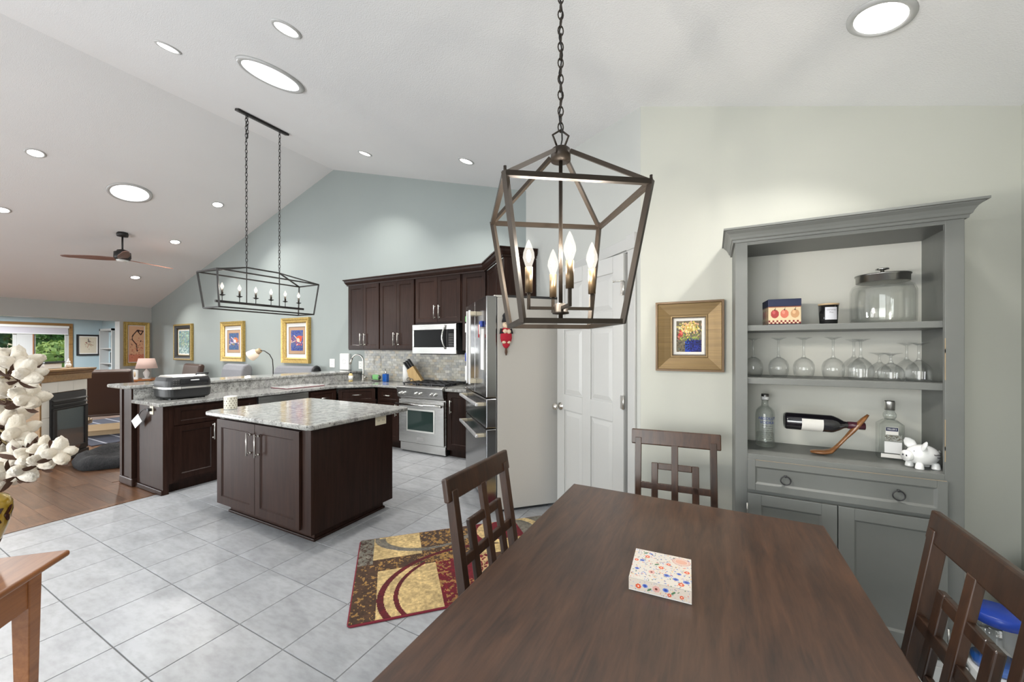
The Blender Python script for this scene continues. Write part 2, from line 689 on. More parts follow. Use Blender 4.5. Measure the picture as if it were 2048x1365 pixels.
plain('gilt_dark', (0.10, 0.055, 0.02, 1), 0.4, 0.3)
plain('mat_board', (0.78, 0.76, 0.72, 1), 0.8)
plain('tan_board', (0.42, 0.27, 0.17, 1), 0.8)
plain('leather_brown', (0.050, 0.026, 0.018, 1), 0.42)
m = NT('grey_weave')
v = m.coord()
m.set(**{'Base Color': m.ramp(m.noise(v, 160, 3, 0.7), [(0.3, (0.14, 0.145, 0.16, 1)), (0.7, (0.25, 0.255, 0.275, 1))]), 'Roughness': 0.95})
m.bump(m.noise(v, 300, 2), 0.4, 0.003)
m = NT('plush_dark')
v = m.coord()
m.set(**{'Base Color': m.ramp(m.noise(v, 25, 5, 0.7), [(0.3, (0.009, 0.009, 0.010, 1)), (0.75, (0.028, 0.027, 0.028, 1))]), 'Roughness': 1.0})
m.bump(m.noise(v, 60, 4), 0.8, 0.02)
m = NT('cotton')
v = m.coord(jitter=True)
m.set(**{'Base Color': m.ramp(m.noise(v, 14, 5, 0.65), [(0.3, (0.62, 0.54, 0.43, 1)), (0.65, (0.80, 0.745, 0.66, 1))]), 'Roughness': 1.0})
m.bump(m.noise(v, 70, 5, 0.7), 0.55, 0.01)
plain('husk', (0.075, 0.035, 0.02, 1), 0.8)
plain('twig', (0.22, 0.16, 0.07, 1), 0.8)
plain('stone_tile', (0.60, 0.57, 0.51, 1), 0.4)
plain('ceramic_white', (0.80, 0.80, 0.79, 1), 0.08, coat=0.5)
plain('paper_white', (0.78, 0.78, 0.77, 1), 0.85)
plain('navy', (0.012, 0.018, 0.06, 1), 0.5)
plain('letter_blue', (0.02, 0.05, 0.36, 1), 0.4)
plain('letter_dark', (0.03, 0.03, 0.04, 1), 0.5)
plain('letter_white', (0.8, 0.8, 0.8, 1), 0.5)
plain('red_paint', (0.40, 0.012, 0.022, 1), 0.6)
plain('red_felt', (0.36, 0.010, 0.025, 1), 0.9)
plain('black_felt', (0.012, 0.012, 0.014, 1), 0.95)
plain('cream_felt', (0.66, 0.52, 0.38, 1), 0.9)
plain('blue_plastic', (0.012, 0.05, 0.36, 1), 0.35)
plain('green_sponge', (0.22, 0.52, 0.20, 1), 0.8)
plain('soap_blue', (0.01, 0.10, 0.42, 1), 0.15)
plain('soap_amber', (0.55, 0.42, 0.18, 1), 0.2)
plain('lamp_linen', (0.60, 0.43, 0.38, 1), 0.8, Emission_Color=(1.0, 0.72, 0.60, 1), Emission_Strength=0.16)
plain('lamp_shade_lit', (0.8, 0.72, 0.6, 1), 0.7, Emission_Color=(1.0, 0.80, 0.60, 1), Emission_Strength=0.35)
plain('pine_wood', (0.55, 0.40, 0.24, 1), 0.5)
plain('rug_blue', (0.030, 0.034, 0.052, 1), 0.95)
plain('rug_stripe', (0.25, 0.26, 0.30, 1), 0.95)
plain('wine_glass_dark', (0.006, 0.005, 0.008, 1), 0.05, coat=1.0)
plain('wine_foil', (0.06, 0.012, 0.022, 1), 0.35)
plain('blind_fabric', (0.52, 0.50, 0.54, 1), 0.9)
plain('kraft_edge', (0.60, 0.52, 0.42, 1), 0.8)
plain('rug_binding', (0.16, 0.010, 0.022, 1), 0.9)
plain('gold_ceramic', (0.42, 0.27, 0.03, 1), 0.15, 0.3, coat=0.6)
plain('brown_glaze', (0.045, 0.012, 0.006, 1), 0.15, coat=0.6)
plain('leaf_green', (0.10, 0.22, 0.045, 1), 0.7)
plain('leaf_lime', (0.26, 0.34, 0.07, 1), 0.7)
plain('leaf_deep', (0.035, 0.10, 0.03, 1), 0.7)
plain('bark', (0.10, 0.075, 0.055, 1), 0.9)
plain('lawn', (0.16, 0.26, 0.07, 1), 0.95)
printed('print_matte', 0.7)
printed('print_gloss', 0.35, 0.4)
printed('print_rug', 1.0, 0.0, 0.6)
m = NT('backsplash_stone')
a = m.n('ShaderNodeVertexColor', layer_name='Col')
m.set(**{'Base Color': m.mix(0.45, a.outputs[0], m.ramp(m.noise(m.coord(), 30, 5), [(0.3, (0.30, 0.295, 0.28, 1)), (0.7, (0.56, 0.55, 0.52, 1))])), 'Roughness': 0.35})
glass('clear_glass', (0.985, 0.99, 0.985, 1), 0.075)
glass('crystal', (0.985, 0.99, 0.99, 1), 0.10, 0.03)
glass('bottle_glass', (0.955, 0.975, 0.965, 1), 0.13)
glass('window_glass', (0.97, 0.99, 0.98, 1), 0.05)
m = bpy.data.materials.new('bulb_glass'); m.use_nodes = True; MATS['bulb_glass'] = m      # lit glass envelope: glows, partly see-through
nt_ = m.node_tree; nt_.nodes.clear()
o_ = nt_.nodes.new('ShaderNodeOutputMaterial'); e_ = nt_.nodes.new('ShaderNodeEmission'); t_ = nt_.nodes.new('ShaderNodeBsdfTransparent'); x_ = nt_.nodes.new('ShaderNodeMixShader')
e_.inputs[0].default_value = (1.0, 0.94, 0.84, 1); e_.inputs[1].default_value = 1.5; x_.inputs[0].default_value = 0.30
nt_.links.new(t_.outputs[0], x_.inputs[1]); nt_.links.new(e_.outputs[0], x_.inputs[2]); nt_.links.new(x_.outputs[0], o_.inputs[0])
glass('fireplace_glass', (0.30, 0.33, 0.36, 1), 0.16, 0.12)
emit('led_lens', (1.0, 0.98, 0.95, 1), 9.0)
emit('tube_lens', (0.93, 0.97, 1.0, 1), 1.6)
emit('filament', (1.0, 0.935, 0.83, 1), 2150.0)
emit('filament_small', (1.0, 0.925, 0.81, 1), 520.0)
emit('lamp_bulb', (1.0, 0.82, 0.62, 1), 9.0)

# ------------------------------------------------------------------ room measures (metres, camera at the origin)
YG = 4.84                      # kitchen gable wall
YB = 2.74                      # dining wall behind the hutch
XRW = 1.302                    # right wall
XLW = -13.76                   # far living room wall
YN = -3.6                      # near wall, behind the camera
XR, ZR, SR, SL = -6.28, 4.835, -0.2877, 0.296     # ridge and the two roof slopes
XWOOD = -5.05                  # where the tiles meet the oak floor


def ceil_z(x):
    return ZR + (SR if x >= XR else SL) * (x - XR)


# floors
fl = struct(MB().box(XWOOD, XRW + .1, YN - .1, YG + .1, -.06, -.004).build('floor', 'grout'))
MB().box(XWOOD, XRW, YN, -.366, -.004, 0).build('floor_near', 'floor_tile', fl)
TP, TX, TY = .3838, -1.895, 1.172
cell = MB().frustum((-TP / 2 + .002, TP / 2 - .002, -TP / 2 + .002, TP / 2 - .002), -.004,
                    (-TP / 2 + .0035, TP / 2 - .0035, -TP / 2 + .0035, TP / 2 - .0035), 0.0).mesh('floor_tile', 'floor_tile')
for i in range(-9, 9):
    for j in range(-4, 10):
        x0, y0 = TX + i * TP, TY + j * TP
        a, b = max(x0, XWOOD), min(x0 + TP, XRW)
        c, d = y0, min(y0 + TP, YG)
        if b - a < .02 or d - c < .02 or c < -.37:
            continue
        if (b - a) < TP - .001 or (d - c) < TP - .001:
            MB().box(a + .002, b - .002, c + .002, d - .002, -.004, 0).build('tile', 'floor_tile', fl)
        else:
            link(bpy.data.objects.new('tile', cell), fl).location = ((a + b) / 2, (c + d) / 2, 0)

m = NT('oak_floor_far')
v = m.coord((1, 1, 1))
br = m.n('ShaderNodeTexBrick')
br.inputs['Scale'].default_value = 1.0
br.inputs['Brick Width'].default_value = 1.1
br.inputs['Row Height'].default_value = 0.127
br.inputs['Mortar Size'].default_value = 0.002
br.inputs['Color1'].default_value = (0.11, 0.048, 0.024, 1)
br.inputs['Color2'].default_value = (0.19, 0.09, 0.043, 1)
br.inputs['Mortar'].default_value = (0.03, 0.015, 0.01, 1)
m.l(v, br.inputs['Vector'])
m.set(**{'Base Color': br.outputs[0], 'Roughness': 0.3, 'Coat Weight': 0.2})
fw = struct(MB().box(-17.7, XWOOD, YN - .1, YG + .2, -.06, -.003).build('floor_oak', 'oak_floor_far'))
MB().box(XWOOD - .07, XWOOD, YN, 1.79, -.003, .006).build('threshold_strip', 'oak_plank', fw, bevel=.003)
MB().box(XWOOD - .07, XWOOD, 1.79, 1.80, -.003, .0).build('threshold_end', 'oak_plank', fw)
rnd = random.Random(3)
for j in range(24):
    y0 = .1 + j * .127
    x1 = XWOOD - .07 if y0 < 1.75 else -5.95
    x = x1 - rnd.uniform(.2, 1.1)
    first = True
    xa = x1
    while xa > -9.8:
        xb = x if first else xa - rnd.uniform(.8, 1.35)
        first = False
        xb = max(xb, -9.9)
        L = xa - xb
        MB().box(-L / 2 + .0006, L / 2 - .0006, -.0629, .0629, -.003, 0).build(
            'plank', 'oak_plank', fw, ((xa + xb) / 2, y0 + .0635, 0))
        xa = xb

# walls
struct(MB().extrude_y([(-14.06, -.05), (XRW + .12, -.05), (XRW + .12, ceil_z(XRW) + .06), (XR, ZR + .06), (-14.06, ceil_z(-14.06) + .06)], YG, YG + .12).build('wall_back', 'paint_greige'))
struct(MB().extrude_y([(-.436, 0), (XRW, 0), (XRW, ceil_z(XRW) + .03), (-.436, ceil_z(-.436) + .03)], YB, YB + .12).build('wall_dining', 'paint_cream'))
struct(MB().extrude_x([(YN, 0), (YB + .12, 0), (YB + .12, ceil_z(XRW) + .03), (YN, ceil_z(XRW) + .03)], XRW, XRW + .12).build('wall_right', 'paint_cream'))
PX, PY = -2.086, 4.39          # outside corner of the diagonal pantry wall; runs to (-.436, YB)
R45 = math.radians(-45)
DO0, DO1, DOH = 1.309, 2.194, 2.205


def dz(s):
    return ceil_z(PX + s * .70711) + .02


wp = struct(MB().extrude_y([(0, 0), (DO0, 0), (DO0, dz(DO0)), (0, dz(0))], 0, .12)
            .extrude_y([(DO1, 0), (2.334, 0), (2.334, dz(2.334)), (DO1, dz(DO1))], 0, .12)
            .extrude_y([(DO0, DOH), (DO1, DOH), (DO1, dz(DO1)), (DO0, dz(DO0))], 0, .12).build('wall_pantry', 'paint_pantry', None, (PX, PY, 0), R45))
struct(MB().box(PX, PX + .12, PY + .08, YG, 0, ceil_z(PX + .12)).build('wall_return', 'paint_greige'))
OP0, OP1, OPZ = -.2, 4.2, 2.225
struct(MB().box(XLW - .3, XLW, OP1, YG, 0, 2.68).box(XLW - .3, XLW, OP0, OP1, OPZ, 2.68).box(XLW - .3, XLW, YN, -3.45, 0, 2.68).box(XLW - .3, XLW, -2.15, OP0, 0, 2.68).box(XLW - .3, XLW, -3.45, -2.15, 0, .35).box(XLW - .3, XLW, -3.45, -2.15, 2.35, 2.68).build('wall_left', 'paint_taupe'))
w5 = MB()
for a, b, c, d in ((-3.45, -3.39, .35, 2.35), (-2.21, -2.15, .35, 2.35), (-2.83, -2.77, .35, 2.35), (-3.45, -2.15, .35, .41), (-3.45, -2.15, 2.29, 2.35)):
    w5.box(XLW - .12, XLW + .01, a, b, c, d)
w5 = struct(w5.build('window_5', 'white_trim'))  # unseen window, put in around the left-hand fill light
MB().box(XLW - .06, XLW - .054, -3.43, -2.17, .37, 2.33).build('pane', 'window_glass', w5)
nw = MB()
xs = [XLW - .3]
for cx, w in sorted(FILL_WINDOWS):
    nw.box(xs[-1], cx - w / 2, YN - .12, YN, 0, 2.45)
    nw.box(cx - w / 2, cx + w / 2, YN - .12, YN, 0, .28)
    xs.append(cx + w / 2)
nw.box(xs[-1], XRW + .12, YN - .12, YN, 0, 2.45)
nw.extrude_y([(-14.06, 2.45), (XRW + .12, 2.45), (XRW + .12, ceil_z(XRW) + .06), (XR, ZR + .06), (-14.06, ceil_z(-14.06) + .06)], YN - .12, YN)
struct(nw.build('wall_near', 'paint_greige'))
k = 0
for cx, w in FILL_WINDOWS:  # frames for the unseen windows added with the fill lights
    k += 1
    fr = MB()
    for a in (cx - w / 2 + .03, cx, cx + w / 2 - .03):
        fr.box(a - .03, a + .03, YN - .1, YN + .01, .28, 2.45)
    fr.box(cx - w / 2, cx + w / 2, YN - .1, YN + .01, .28, .34).box(cx - w / 2, cx + w / 2, YN - .1, YN + .01, 2.39, 2.45)
    o = struct(fr.build('window_%d' % k, 'white_trim'))
    MB().box(cx - w / 2, cx + w / 2, YN - .07, YN - .064, .3, 2.43).build('pane', 'window_glass', o)

# ceiling, two slopes
struct(MB().extrude_y([(XR, ZR), (XRW + .13, ceil_z(XRW + .13)), (XRW + .13, ceil_z(XRW + .13) + .12), (XR, ZR + .12)], YN - .13, YG + .13).build('ceiling', 'paint_ceiling'))
struct(MB().extrude_y([(XR, ZR), (XR, ZR + .12), (-14.1, ceil_z(-14.1) + .12), (-14.1, ceil_z(-14.1))], YN - .13, YG + .13).build('ceiling_living', 'paint_ceiling'))

# sunroom beyond the wide opening
SX, SY = -17.5, 4.92
WY0, WY1, WZ0, WZ1 = 1.2, 4.19, .86, 2.175
struct(MB().box(SX - .12, SX, WY1, SY + .12, 0, 2.5).box(SX - .12, SX, YN, WY0, 0, 2.5).box(SX - .12, SX, WY0, WY1, 0, WZ0).box(SX - .12, SX, WY0, WY1, WZ1, 2.5).build('wall_sunroom', 'paint_blue'))
struct(MB().box(SX, XLW - .3, SY, SY + .12, 0, 2.5).build('wall_sunroom_side', 'paint_blue'))
struct(MB().box(SX, XLW - .3, YN - .12, YN, 0, 2.5).build('wall_sunroom_end', 'paint_blue'))
struct(MB().box(SX - .12, XLW - .3, YN - .1, SY + .12, 2.5, 2.6).build('ceiling_sunroom', 'paint_ceiling'))
struct(MB().box(XLW - .301, XLW + .001, OP1 - .004, OP1, 0, OPZ).box(XLW - .301, XLW + .001, OP0, OP1, OPZ - .004, OPZ).build('trim_1', 'white_trim'))
# sunroom window: oak casing, two sashes, posts, shade
w4 = struct(MB().box(SX, SX + .03, WY1, WY1 + .085, WZ0 - .08, WZ1 + .08).box(SX, SX + .03, WY0 - .085, WY0, WZ0 - .08, WZ1 + .08)
            .box(SX, SX + .03, WY0, WY1, WZ1, WZ1 + .08).box(SX, SX + .06, WY0 - .1, WY1 + .1, WZ0 - .04, WZ0).build('window_4', 'honey_oak', bevel=.006))
for a, b in ((WY0, 3.2), (3.49, WY1)):
    MB().box(SX - .1, SX - .04, a, a + .06, WZ0, WZ1).box(SX - .1, SX - .04, b - .06, b, WZ0, WZ1).box(SX - .1, SX - .04, a, b, WZ0, WZ0 + .06).box(SX - .1, SX - .04, a, b, WZ1 - .06, WZ1).build('sash', 'white_trim', w4)
    MB().box(SX - .072, SX - .068, a + .05, b - .05, WZ0 + .05, WZ1 - .05).build('pane', 'window_glass', w4)
MB().box(SX - .11, SX + .015, 3.2, 3.49, WZ0, WZ1).build('mullion', 'white_trim', w4)
MB().box(SX - .05, SX + .02, 3.485, 3.505, WZ0, WZ1).build('mullion_bead', 'cherry_console', w4)
o = thing('window_shade', 'white roller shade pulled partly down over the sunroom window', 'blind', (SX + .02, 2.7, WZ1))
MB().box(.0, .06, WY0 - 2.7, WY1 - 2.7, -.07, 0).build('headrail', 'white_plastic', o, bevel=.01)
MB().box(.02, .03, WY0 - 2.68, WY1 - 2.72, -.24, -.06).build('fabric', 'blind_fabric', o)
MB().box(.012, .038, WY0 - 2.68, WY1 - 2.72, -.26, -.24).build('bottom_rail', 'white_plastic', o)
# white shelved niche in the sunroom side wall
o = thing('wall_shelf', 'white shelf unit on the sunroom side wall beside the opening', 'shelf', (-16.6, SY, 0))
MB().box(-.42, -.36, -.2, 0, .5, 2.1).box(.5, .56, -.2, 0, .5, 2.1).box(-.42, .56, -.2, 0, 2.04, 2.1).build('frame', 'white_trim', o)
for z in (.62, 1.02, 1.48):
    MB().box(-.36, .5, -.19, 0, z, z + .025).build('shelf_board', 'white_trim', o)
tag(MB().box(-16.5, -16.25, SY - .09, SY - .07, 1.505, 1.9).build('photo_frame', 'black_matte'), 'small black photo frame on the upper board of the white sunroom shelf', 'picture frame')
tag(MB().box(-16.55, -16.25, SY - .09, SY - .07, 1.045, 1.38).build('photo_frame', 'black_matte'), 'small black photo frame on the middle board of the white sunroom shelf', 'picture frame')
o = thing('ceiling_lamp', 'round flush ceiling lamp inside the sunroom', 'ceiling lamp', (-15.8, 2.4, 2.5))  # added out of view to brighten the sunroom and the living room floor
MB().lathe([(.2, 0), (.2, -.03), (.15, -.07), (0, -.09)], n=24).build('diffuser', 'tube_lens', o)
area_light('sunroom_lamp', (0, 0, -.1), (0, 0, 0), .5, .5, 190, DAY, o, True)

# garden seen through the sunroom window
struct(MB().box(-60, -17.9, -14, 24, -.35, -.3).build('ground', 'lawn'))


def tree(label, loc, h, r, mat, n, seed):
    t = thing('garden_tree', label, 'tree', loc, 0, 'trees outside the sunroom window')
    MB().cyl((0, 0, 0), (0, 0, h * .5), .14, .07, 8).build('trunk', 'bark', t)
    rn = np.random.RandomState(seed)
    d = rn.normal(size=(n, 3))
    d /= np.linalg.norm(d, axis=1)[:, None]
    lump = rn.normal(size=(9, 3)); lump /= np.linalg.norm(lump, axis=1)[:, None]
    gain = .72 + .4 * np.clip((d @ lump.T).max(1), 0, 1) ** 4
    p = d * (rn.uniform(.55, 1, n) * gain)[:, None] * np.array([r, r, h * .42]) + np.array([0, 0, h * .56])
    a = rn.normal(size=(n, 3)); a /= np.linalg.norm(a, axis=1)[:, None]
    b = np.cross(a, rn.normal(size=(n, 3))); b /= np.linalg.norm(b, axis=1)[:, None]
    s = rn.uniform(.09, .2, n)[:, None]
    vs = np.stack([p - a * s, p + b * s * .5, p + a * s, p - b * s * .5], 1).reshape(-1, 3)
    me = bpy.data.meshes.new('foliage')
    me.from_pydata(vs.tolist(), [], [(4 * q, 4 * q + 1, 4 * q + 2, 4 * q + 3) for q in range(n)])
    me.materials.append(MATS[mat])
    o_ = link(bpy.data.objects.new('foliage', me), t)
    o_['kind'] = 'stuff'


tree('broad green tree filling the right pane of the sunroom window', (-27.6, 7.2, -.3), 5.2, 1.9, 'leaf_green', 5200, 1)
tree('dark green tree in the left pane of the sunroom window', (-25.6, 3.5, -.3), 5.6, 1.55, 'leaf_deep', 3800, 2)
tree('yellow-green bush low outside the sunroom window', (-22.5, 5.3, -.3), 2.3, 1.1, 'leaf_lime', 2200, 3)
tree('pale leafy tree far behind the others outside the sunroom window', (-34, 8.9, -.3), 6.5, 3.0, 'leaf_lime', 4200, 4)
tree('tall green tree at the left edge outside the sunroom window', (-33, 3.2, -.3), 6.5, 2.4, 'leaf_green', 4200, 5)

# ------------------------------------------------------------------ kitchen
def shaker(mb, x0, x1, z0, z1, y=0.0, th=.02, st=.058, rl=None, rec=.009):
    """framed door or drawer front, its face at y-th; recessed centre panel"""
    rl = rl or st
    mb.box(x0, x0 + st, y - th, y, z0, z1).box(x1 - st, x1, y - th, y, z0, z1)
    mb.box(x0 + st, x1 - st, y - th, y, z1 - rl, z1).box(x0 + st, x1 - st, y - th, y, z0, z0 + rl)
    a = .008
    f = y - th
    X0, X1, Z0, Z1 = x0 + st, x1 - st, z0 + rl, z1 - rl
    # sloped inner bead and the panel itself
    vs = [(X0, f + .002, Z0), (X1, f + .002, Z0), (X1, f + .002, Z1), (X0, f + .002, Z1),
          (X0 + a, f + rec, Z0 + a), (X1 - a, f + rec, Z0 + a), (X1 - a, f + rec, Z1 - a), (X0 + a, f + rec, Z1 - a)]
    mb.add(vs, [(0, 1, 5, 4), (1, 2, 6, 5), (2, 3, 7, 6), (3, 0, 4, 7), (4, 5, 6, 7)])
    return mb


def pull(parent, x, z, y, L=.16, horiz=False, mat='nickel', name='handle', off=.032, r=.0062):
    mb = MB()
    if horiz:
        mb.cyl((x - L / 2, y - off, z), (x + L / 2, y - off, z), r, n=10)
        for s in (-1, 1):
            mb.cyl((x + s * L * .4, y, z), (x + s * L * .4, y - off, z), r * .8, n=8)
    else:
        mb.cyl((x, y - off, z - L / 2), (x, y - off, z + L / 2), r, n=10)
        for s in (-1, 1):
            mb.cyl((x, y, z + s * L * .4), (x, y - off, z + s * L * .4), r * .8, n=8)
            mb.ball((x, y - .004, z + s * L * .4), r * 1.6, r * 1.1, r * 1.6, 8, 6)
    return mb.build(name, mat, parent)


def door_part(t, x0, x1, z0, z1, hx=None, hz=None, L=.16, name='door', horiz=False, st=.058, mat='espresso', rl=None):
    d = shaker(MB(), x0, x1, z0, z1, 0, .02, st, rl).build(name, mat, t)
    if hx is not None:
        pull(d, hx, hz, -.02, L, horiz)
    return d


def base_unit(label, loc, rz, w, fronts, d=.6, h=.905, group='espresso base cabinets', kick=.1):
    t = thing('base_cabinet', label, 'cabinet', loc, rz, group)
    MB().box(0, w, 0, d, kick, h).build('body', 'espresso', t)
    MB().box(0, w, .07, d, 0, kick).build('toe_kick', 'espresso', t)
    for fr in fronts:
        door_part(t, *fr)
    return t


CT = .945                      # counter top
g = .004
FY = 4.29
base_unit('narrow espresso base cabinet between the range and the refrigerator', (-3.245, FY, 0), 0, .5, [(.03, .47, .13, .885, .085, .70, .18)], .55)
base_unit('espresso base cabinet with drawer left of the range', (-4.555, FY, 0), 0, .465, [(.02, .445, .70, .885, .232, .79, .11, 'drawer', True, .05, 'espresso', .035), (.02, .445, .13, .69, .40, .58, .18)], .55)
base_unit('diagonal espresso sink cabinet in the kitchen corner', (-4.95, 3.875, 0), math.radians(45), .555, [(.02, .535, .70, .885, .277, .80, .13, 'drawer', True, .05, 'espresso', .035), (.02, .275, .13, .69), (.28, .535, .13, .69)], .5, .72)
R90 = PI / 2
base_unit('narrow espresso base cabinet between the dishwasher and the sink corner', (-4.95, 3.42, 0), R90, .44, [(.02, .42, .70, .885, .22, .79, .12, 'drawer', True, .05, 'espresso', .035), (.02, .42, .13, .69)], .55)
pc = base_unit('espresso base cabinet with wide drawer and two doors at the peninsula end', (-4.95, 1.88, 0), R90, .86,
               [(.04, .82, .70, .885, .43, .80, .15, 'drawer', True, .05, 'espresso', .04), (.04, .427, .13, .69, .385, .58, .18), (.433, .82, .13, .69, .475, .58, .18)], .55)
# dishwasher
t = thing('dishwasher', 'stainless dishwasher front under the peninsula counter', 'dishwasher', (-4.955, 2.745, 0), R90)
MB().box(0, .67, 0, .55, .1, .9).build('body', 'black_matte', t)
MB().box(.005, .665, -.025, 0, .1, .9).build('door', 'stainless', t, bevel=.004)
MB().box(.01, .66, .05, .5, 0, .1).build('toe_kick', 'black_matte', t)
# peninsula end panel, knee wall
t = thing('peninsula_wall', 'espresso panelled knee wall carrying the raised bar', 'half wall', (0, 0, 0))
MB().box(-5.86, -5.56, 1.8, YG, .09, 1.06).build('panel', 'espresso', t)
MB().box(-5.875, -5.545, 1.785, YG, 0, .09).build('base_moulding', 'espresso', t, bevel=.012)
MB().box(-5.86, -5.805, 1.788, 1.8, .09, 1.06).box(-5.615, -5.56, 1.788, 1.8, .09, 1.06).build('corner_post', 'espresso', t)
t = thing('peninsula_end_board', 'smooth espresso board closing the peninsula end below the countertop grill', 'panelling', (0, 0, 0))
MB().box(-5.545, -4.95, 1.83, 1.879, .0, .908).build('panel', 'espresso', t)
MB().box(-5.545, -4.945, 1.815, 1.83, 0, .05).build('base_moulding', 'espresso', t, bevel=.006)

# counters
ctop = MB().prism([(-5.545, 1.78), (-4.905, 1.78), (-4.905, 3.84), (-4.56, 4.235), (-4.09, 4.235), (-4.09, YG - .015), (-5.545, YG - .015)], .908, CT).build('granite_counter', 'granite', bevel=.008)
tag(ctop, 'speckled white granite counter along the peninsula and around the sink', 'countertop')
cut = MB().box(-.34, .34, -.2, .2, -.2, .2).build('sink_cut', None)
cut.location = (-5.06, 4.24, .95); cut.rotation_euler = (0, 0, R45 + PI / 2)
cut.hide_render = True; cut.display_type = 'WIRE'
bo = ctop.modifiers.new('sink', 'BOOLEAN'); bo.object = cut; bo.operation = 'DIFFERENCE'; bo.solver = 'EXACT'
bpy.context.view_layer.update()
me = bpy.data.meshes.new_from_object(ctop.evaluated_get(bpy.context.evaluated_depsgraph_get()))
ctop.modifiers.clear()
ctop.data = me
bpy.data.objects.remove(cut)
MB().box(-5.548, -5.53, 1.8, YG - .015, CT, 1.06).build('upstand', 'granite', ctop)
o = MB().box(-3.245, -2.75, 4.235, YG - .015, .908, CT).build('granite_counter', 'granite', bevel=.008)
tag(o, 'short piece of granite counter between the range and the refrigerator', 'countertop')
o = MB().prism([(-5.99, 1.72), (-5.55, 1.72), (-5.515, 1.76), (-5.515, YG), (-6.02, YG), (-6.02, 1.76)], 1.062, 1.1).build('granite_bar_top', 'granite', bevel=.012)
tag(o, 'raised granite bar ledge along the back of the peninsula', 'countertop')
# sink bowl
t = thing('sink', 'undermount steel sink in the corner counter', 'sink', (-5.06, 4.24, 0), R45 + PI / 2)
sk = MB()
vs = [(-.34, -.2, .9), (.34, -.2, .9), (.34, .2, .9), (-.34, .2, .9), (-.31, -.17, .74), (.31, -.17, .74), (.31, .17, .74), (-.31, .17, .74)]
sk.add(vs, [(0, 1, 5, 4), (1, 2, 6, 5), (2, 3, 7, 6), (3, 0, 4, 7), (4, 5, 6, 7)])
sk.build('basin', 'stainless', t)
MB().lathe([(.04, .742), (.03, .745), (0, .745)], n=16).build('drain', 'steel_polished', t)
# faucet
t = thing('kitchen_faucet', 'tall brushed nickel gooseneck faucet at the corner sink', 'faucet', (-5.27, 4.64, CT), 0)
MB().lathe([(.033, 0), (.033, .015), (.024, .03), (.022, .09), (.017, .1)], n=16).build('base', 'nickel', t)
pts = [(0, 0, .09)] + [(0, 0, .09 + .035 * q) for q in range(1, 8)] + [(-.105 + .105 * math.cos(a), -.03 * (1 - math.cos(a)), .34 + .105 * math.sin(a)) for a in np.linspace(.15, 2.75, 12)]
MB().tube(pts, .0125, 10).build('spout', 'nickel', t)
MB().cyl(pts[-1], (pts[-1][0] - .035, pts[-1][1] - .01, pts[-1][2] - .1), .014, .021, 12).build('spray_head', 'nickel', t)
MB().cyl((0, 0, .06), (.07, 0, .065), .017, .02, 12).cyl((.07, 0, .065), (.12, -.01, .085), .009, .006, 8).build('lever', 'nickel', t)
# backsplash tiles
rn = random.Random(11)
bs = struct(MB().box(-5.45, -2.75, YG - .007, YG, CT, 1.47).build('wall_backsplash', 'grout'))
tones = [(.56, .55, .52), (.60, .585, .54), (.50, .50, .49), (.57, .55, .49), (.64, .63, .60), (.52, .50, .46), (.47, .47, .47), (.60, .55, .46)]
mb, cols = MB(), []
row = 0
z = CT + .002
while z < 1.465:
    hh = min(.042, 1.468 - z)
    x = -5.45 - (.042 if row % 2 else 0)
    while x < -2.76:
        a, b = max(x, -5.45) + .001, min(x + .084, -2.752) - .001
        if b - a > .01:
            dpt = rn.uniform(.002, .005)
            mb.box(a, b, YG - .007 - dpt, YG - .006, z + .001, z + hh - .001)
            cc = rn.choice(tones)
            kk = rn.uniform(1.12, 1.42)
            cols += [tuple(q * kk for q in cc)] * 24
        x += .084
    z += .042
    row += 1
o = mb.build('backsplash_tiles', 'backsplash_stone', bs)
o['kind'] = 'stuff'
ca = o.data.color_attributes.new('Col', 'FLOAT_COLOR', 'CORNER')
ca.data.foreach_set('color', np.array([lin(q) + (1,) for q in cols], np.float32).ravel())

# upper cabinets
UY = 4.5
def upper_unit(label, x0, x1, z0, doors, name='wall_cabinet'):
    t = thing(name, label, 'cabinet', (x0, UY, 0), 0, 'espresso wall cabinets')
    w = x1 - x0
    MB().box(0, w, 0, YG - UY - .001, z0, 2.56).build('body', 'espresso', t)
    for fr in doors:
        door_part(t, *fr)
    return t


w = .73
upper_unit('espresso wall cabinet with two doors at the left end above the sink', -5.456, -4.722, 1.468, [(.015, .365, 1.49, 2.545, .325, 1.64, .2), (.37, .72, 1.49, 2.545, .41, 1.64, .2)])
upper_unit('espresso wall cabinet with two doors directly left of the microwave', -4.718, -3.995, 1.468, [(.012, .358, 1.49, 2.545, .318, 1.64, .2), (.363, .71, 1.49, 2.545, .403, 1.64, .2)])
upper_unit('short espresso wall cabinet with two doors over the microwave', -3.99, -3.135, 1.862, [(.02, .425, 1.885, 2.545, .385, 2.03, .2), (.43, .835, 1.885, 2.545, .47, 2.03, .2)])
upper_unit('narrow single-door espresso wall cabinet right of the microwave', -3.13, -2.72, 1.468, [(.02, .39, 1.49, 2.545)])
# diagonal cabinet over the refrigerator; its local x runs towards the camera
FC = (-2.741, 4.484)
t = thing('wall_cabinet', 'diagonal espresso cabinet above the refrigerator', 'cabinet', (FC[0], FC[1], 0), R45, 'espresso wall cabinets')
MB().box(0, .859, .03, .385, 2.03, 2.56).build('body', 'espresso', t)
MB().box(.86, .90, 0, .385, 2.03, 2.56).build('side_panel', 'espresso', t)
d = shaker(MB(), .03, .44, 2.05, 2.545, .03).build('door', 'espresso', t)
d = shaker(MB(), .445, .855, 2.05, 2.545, .03).build('door', 'espresso', t)
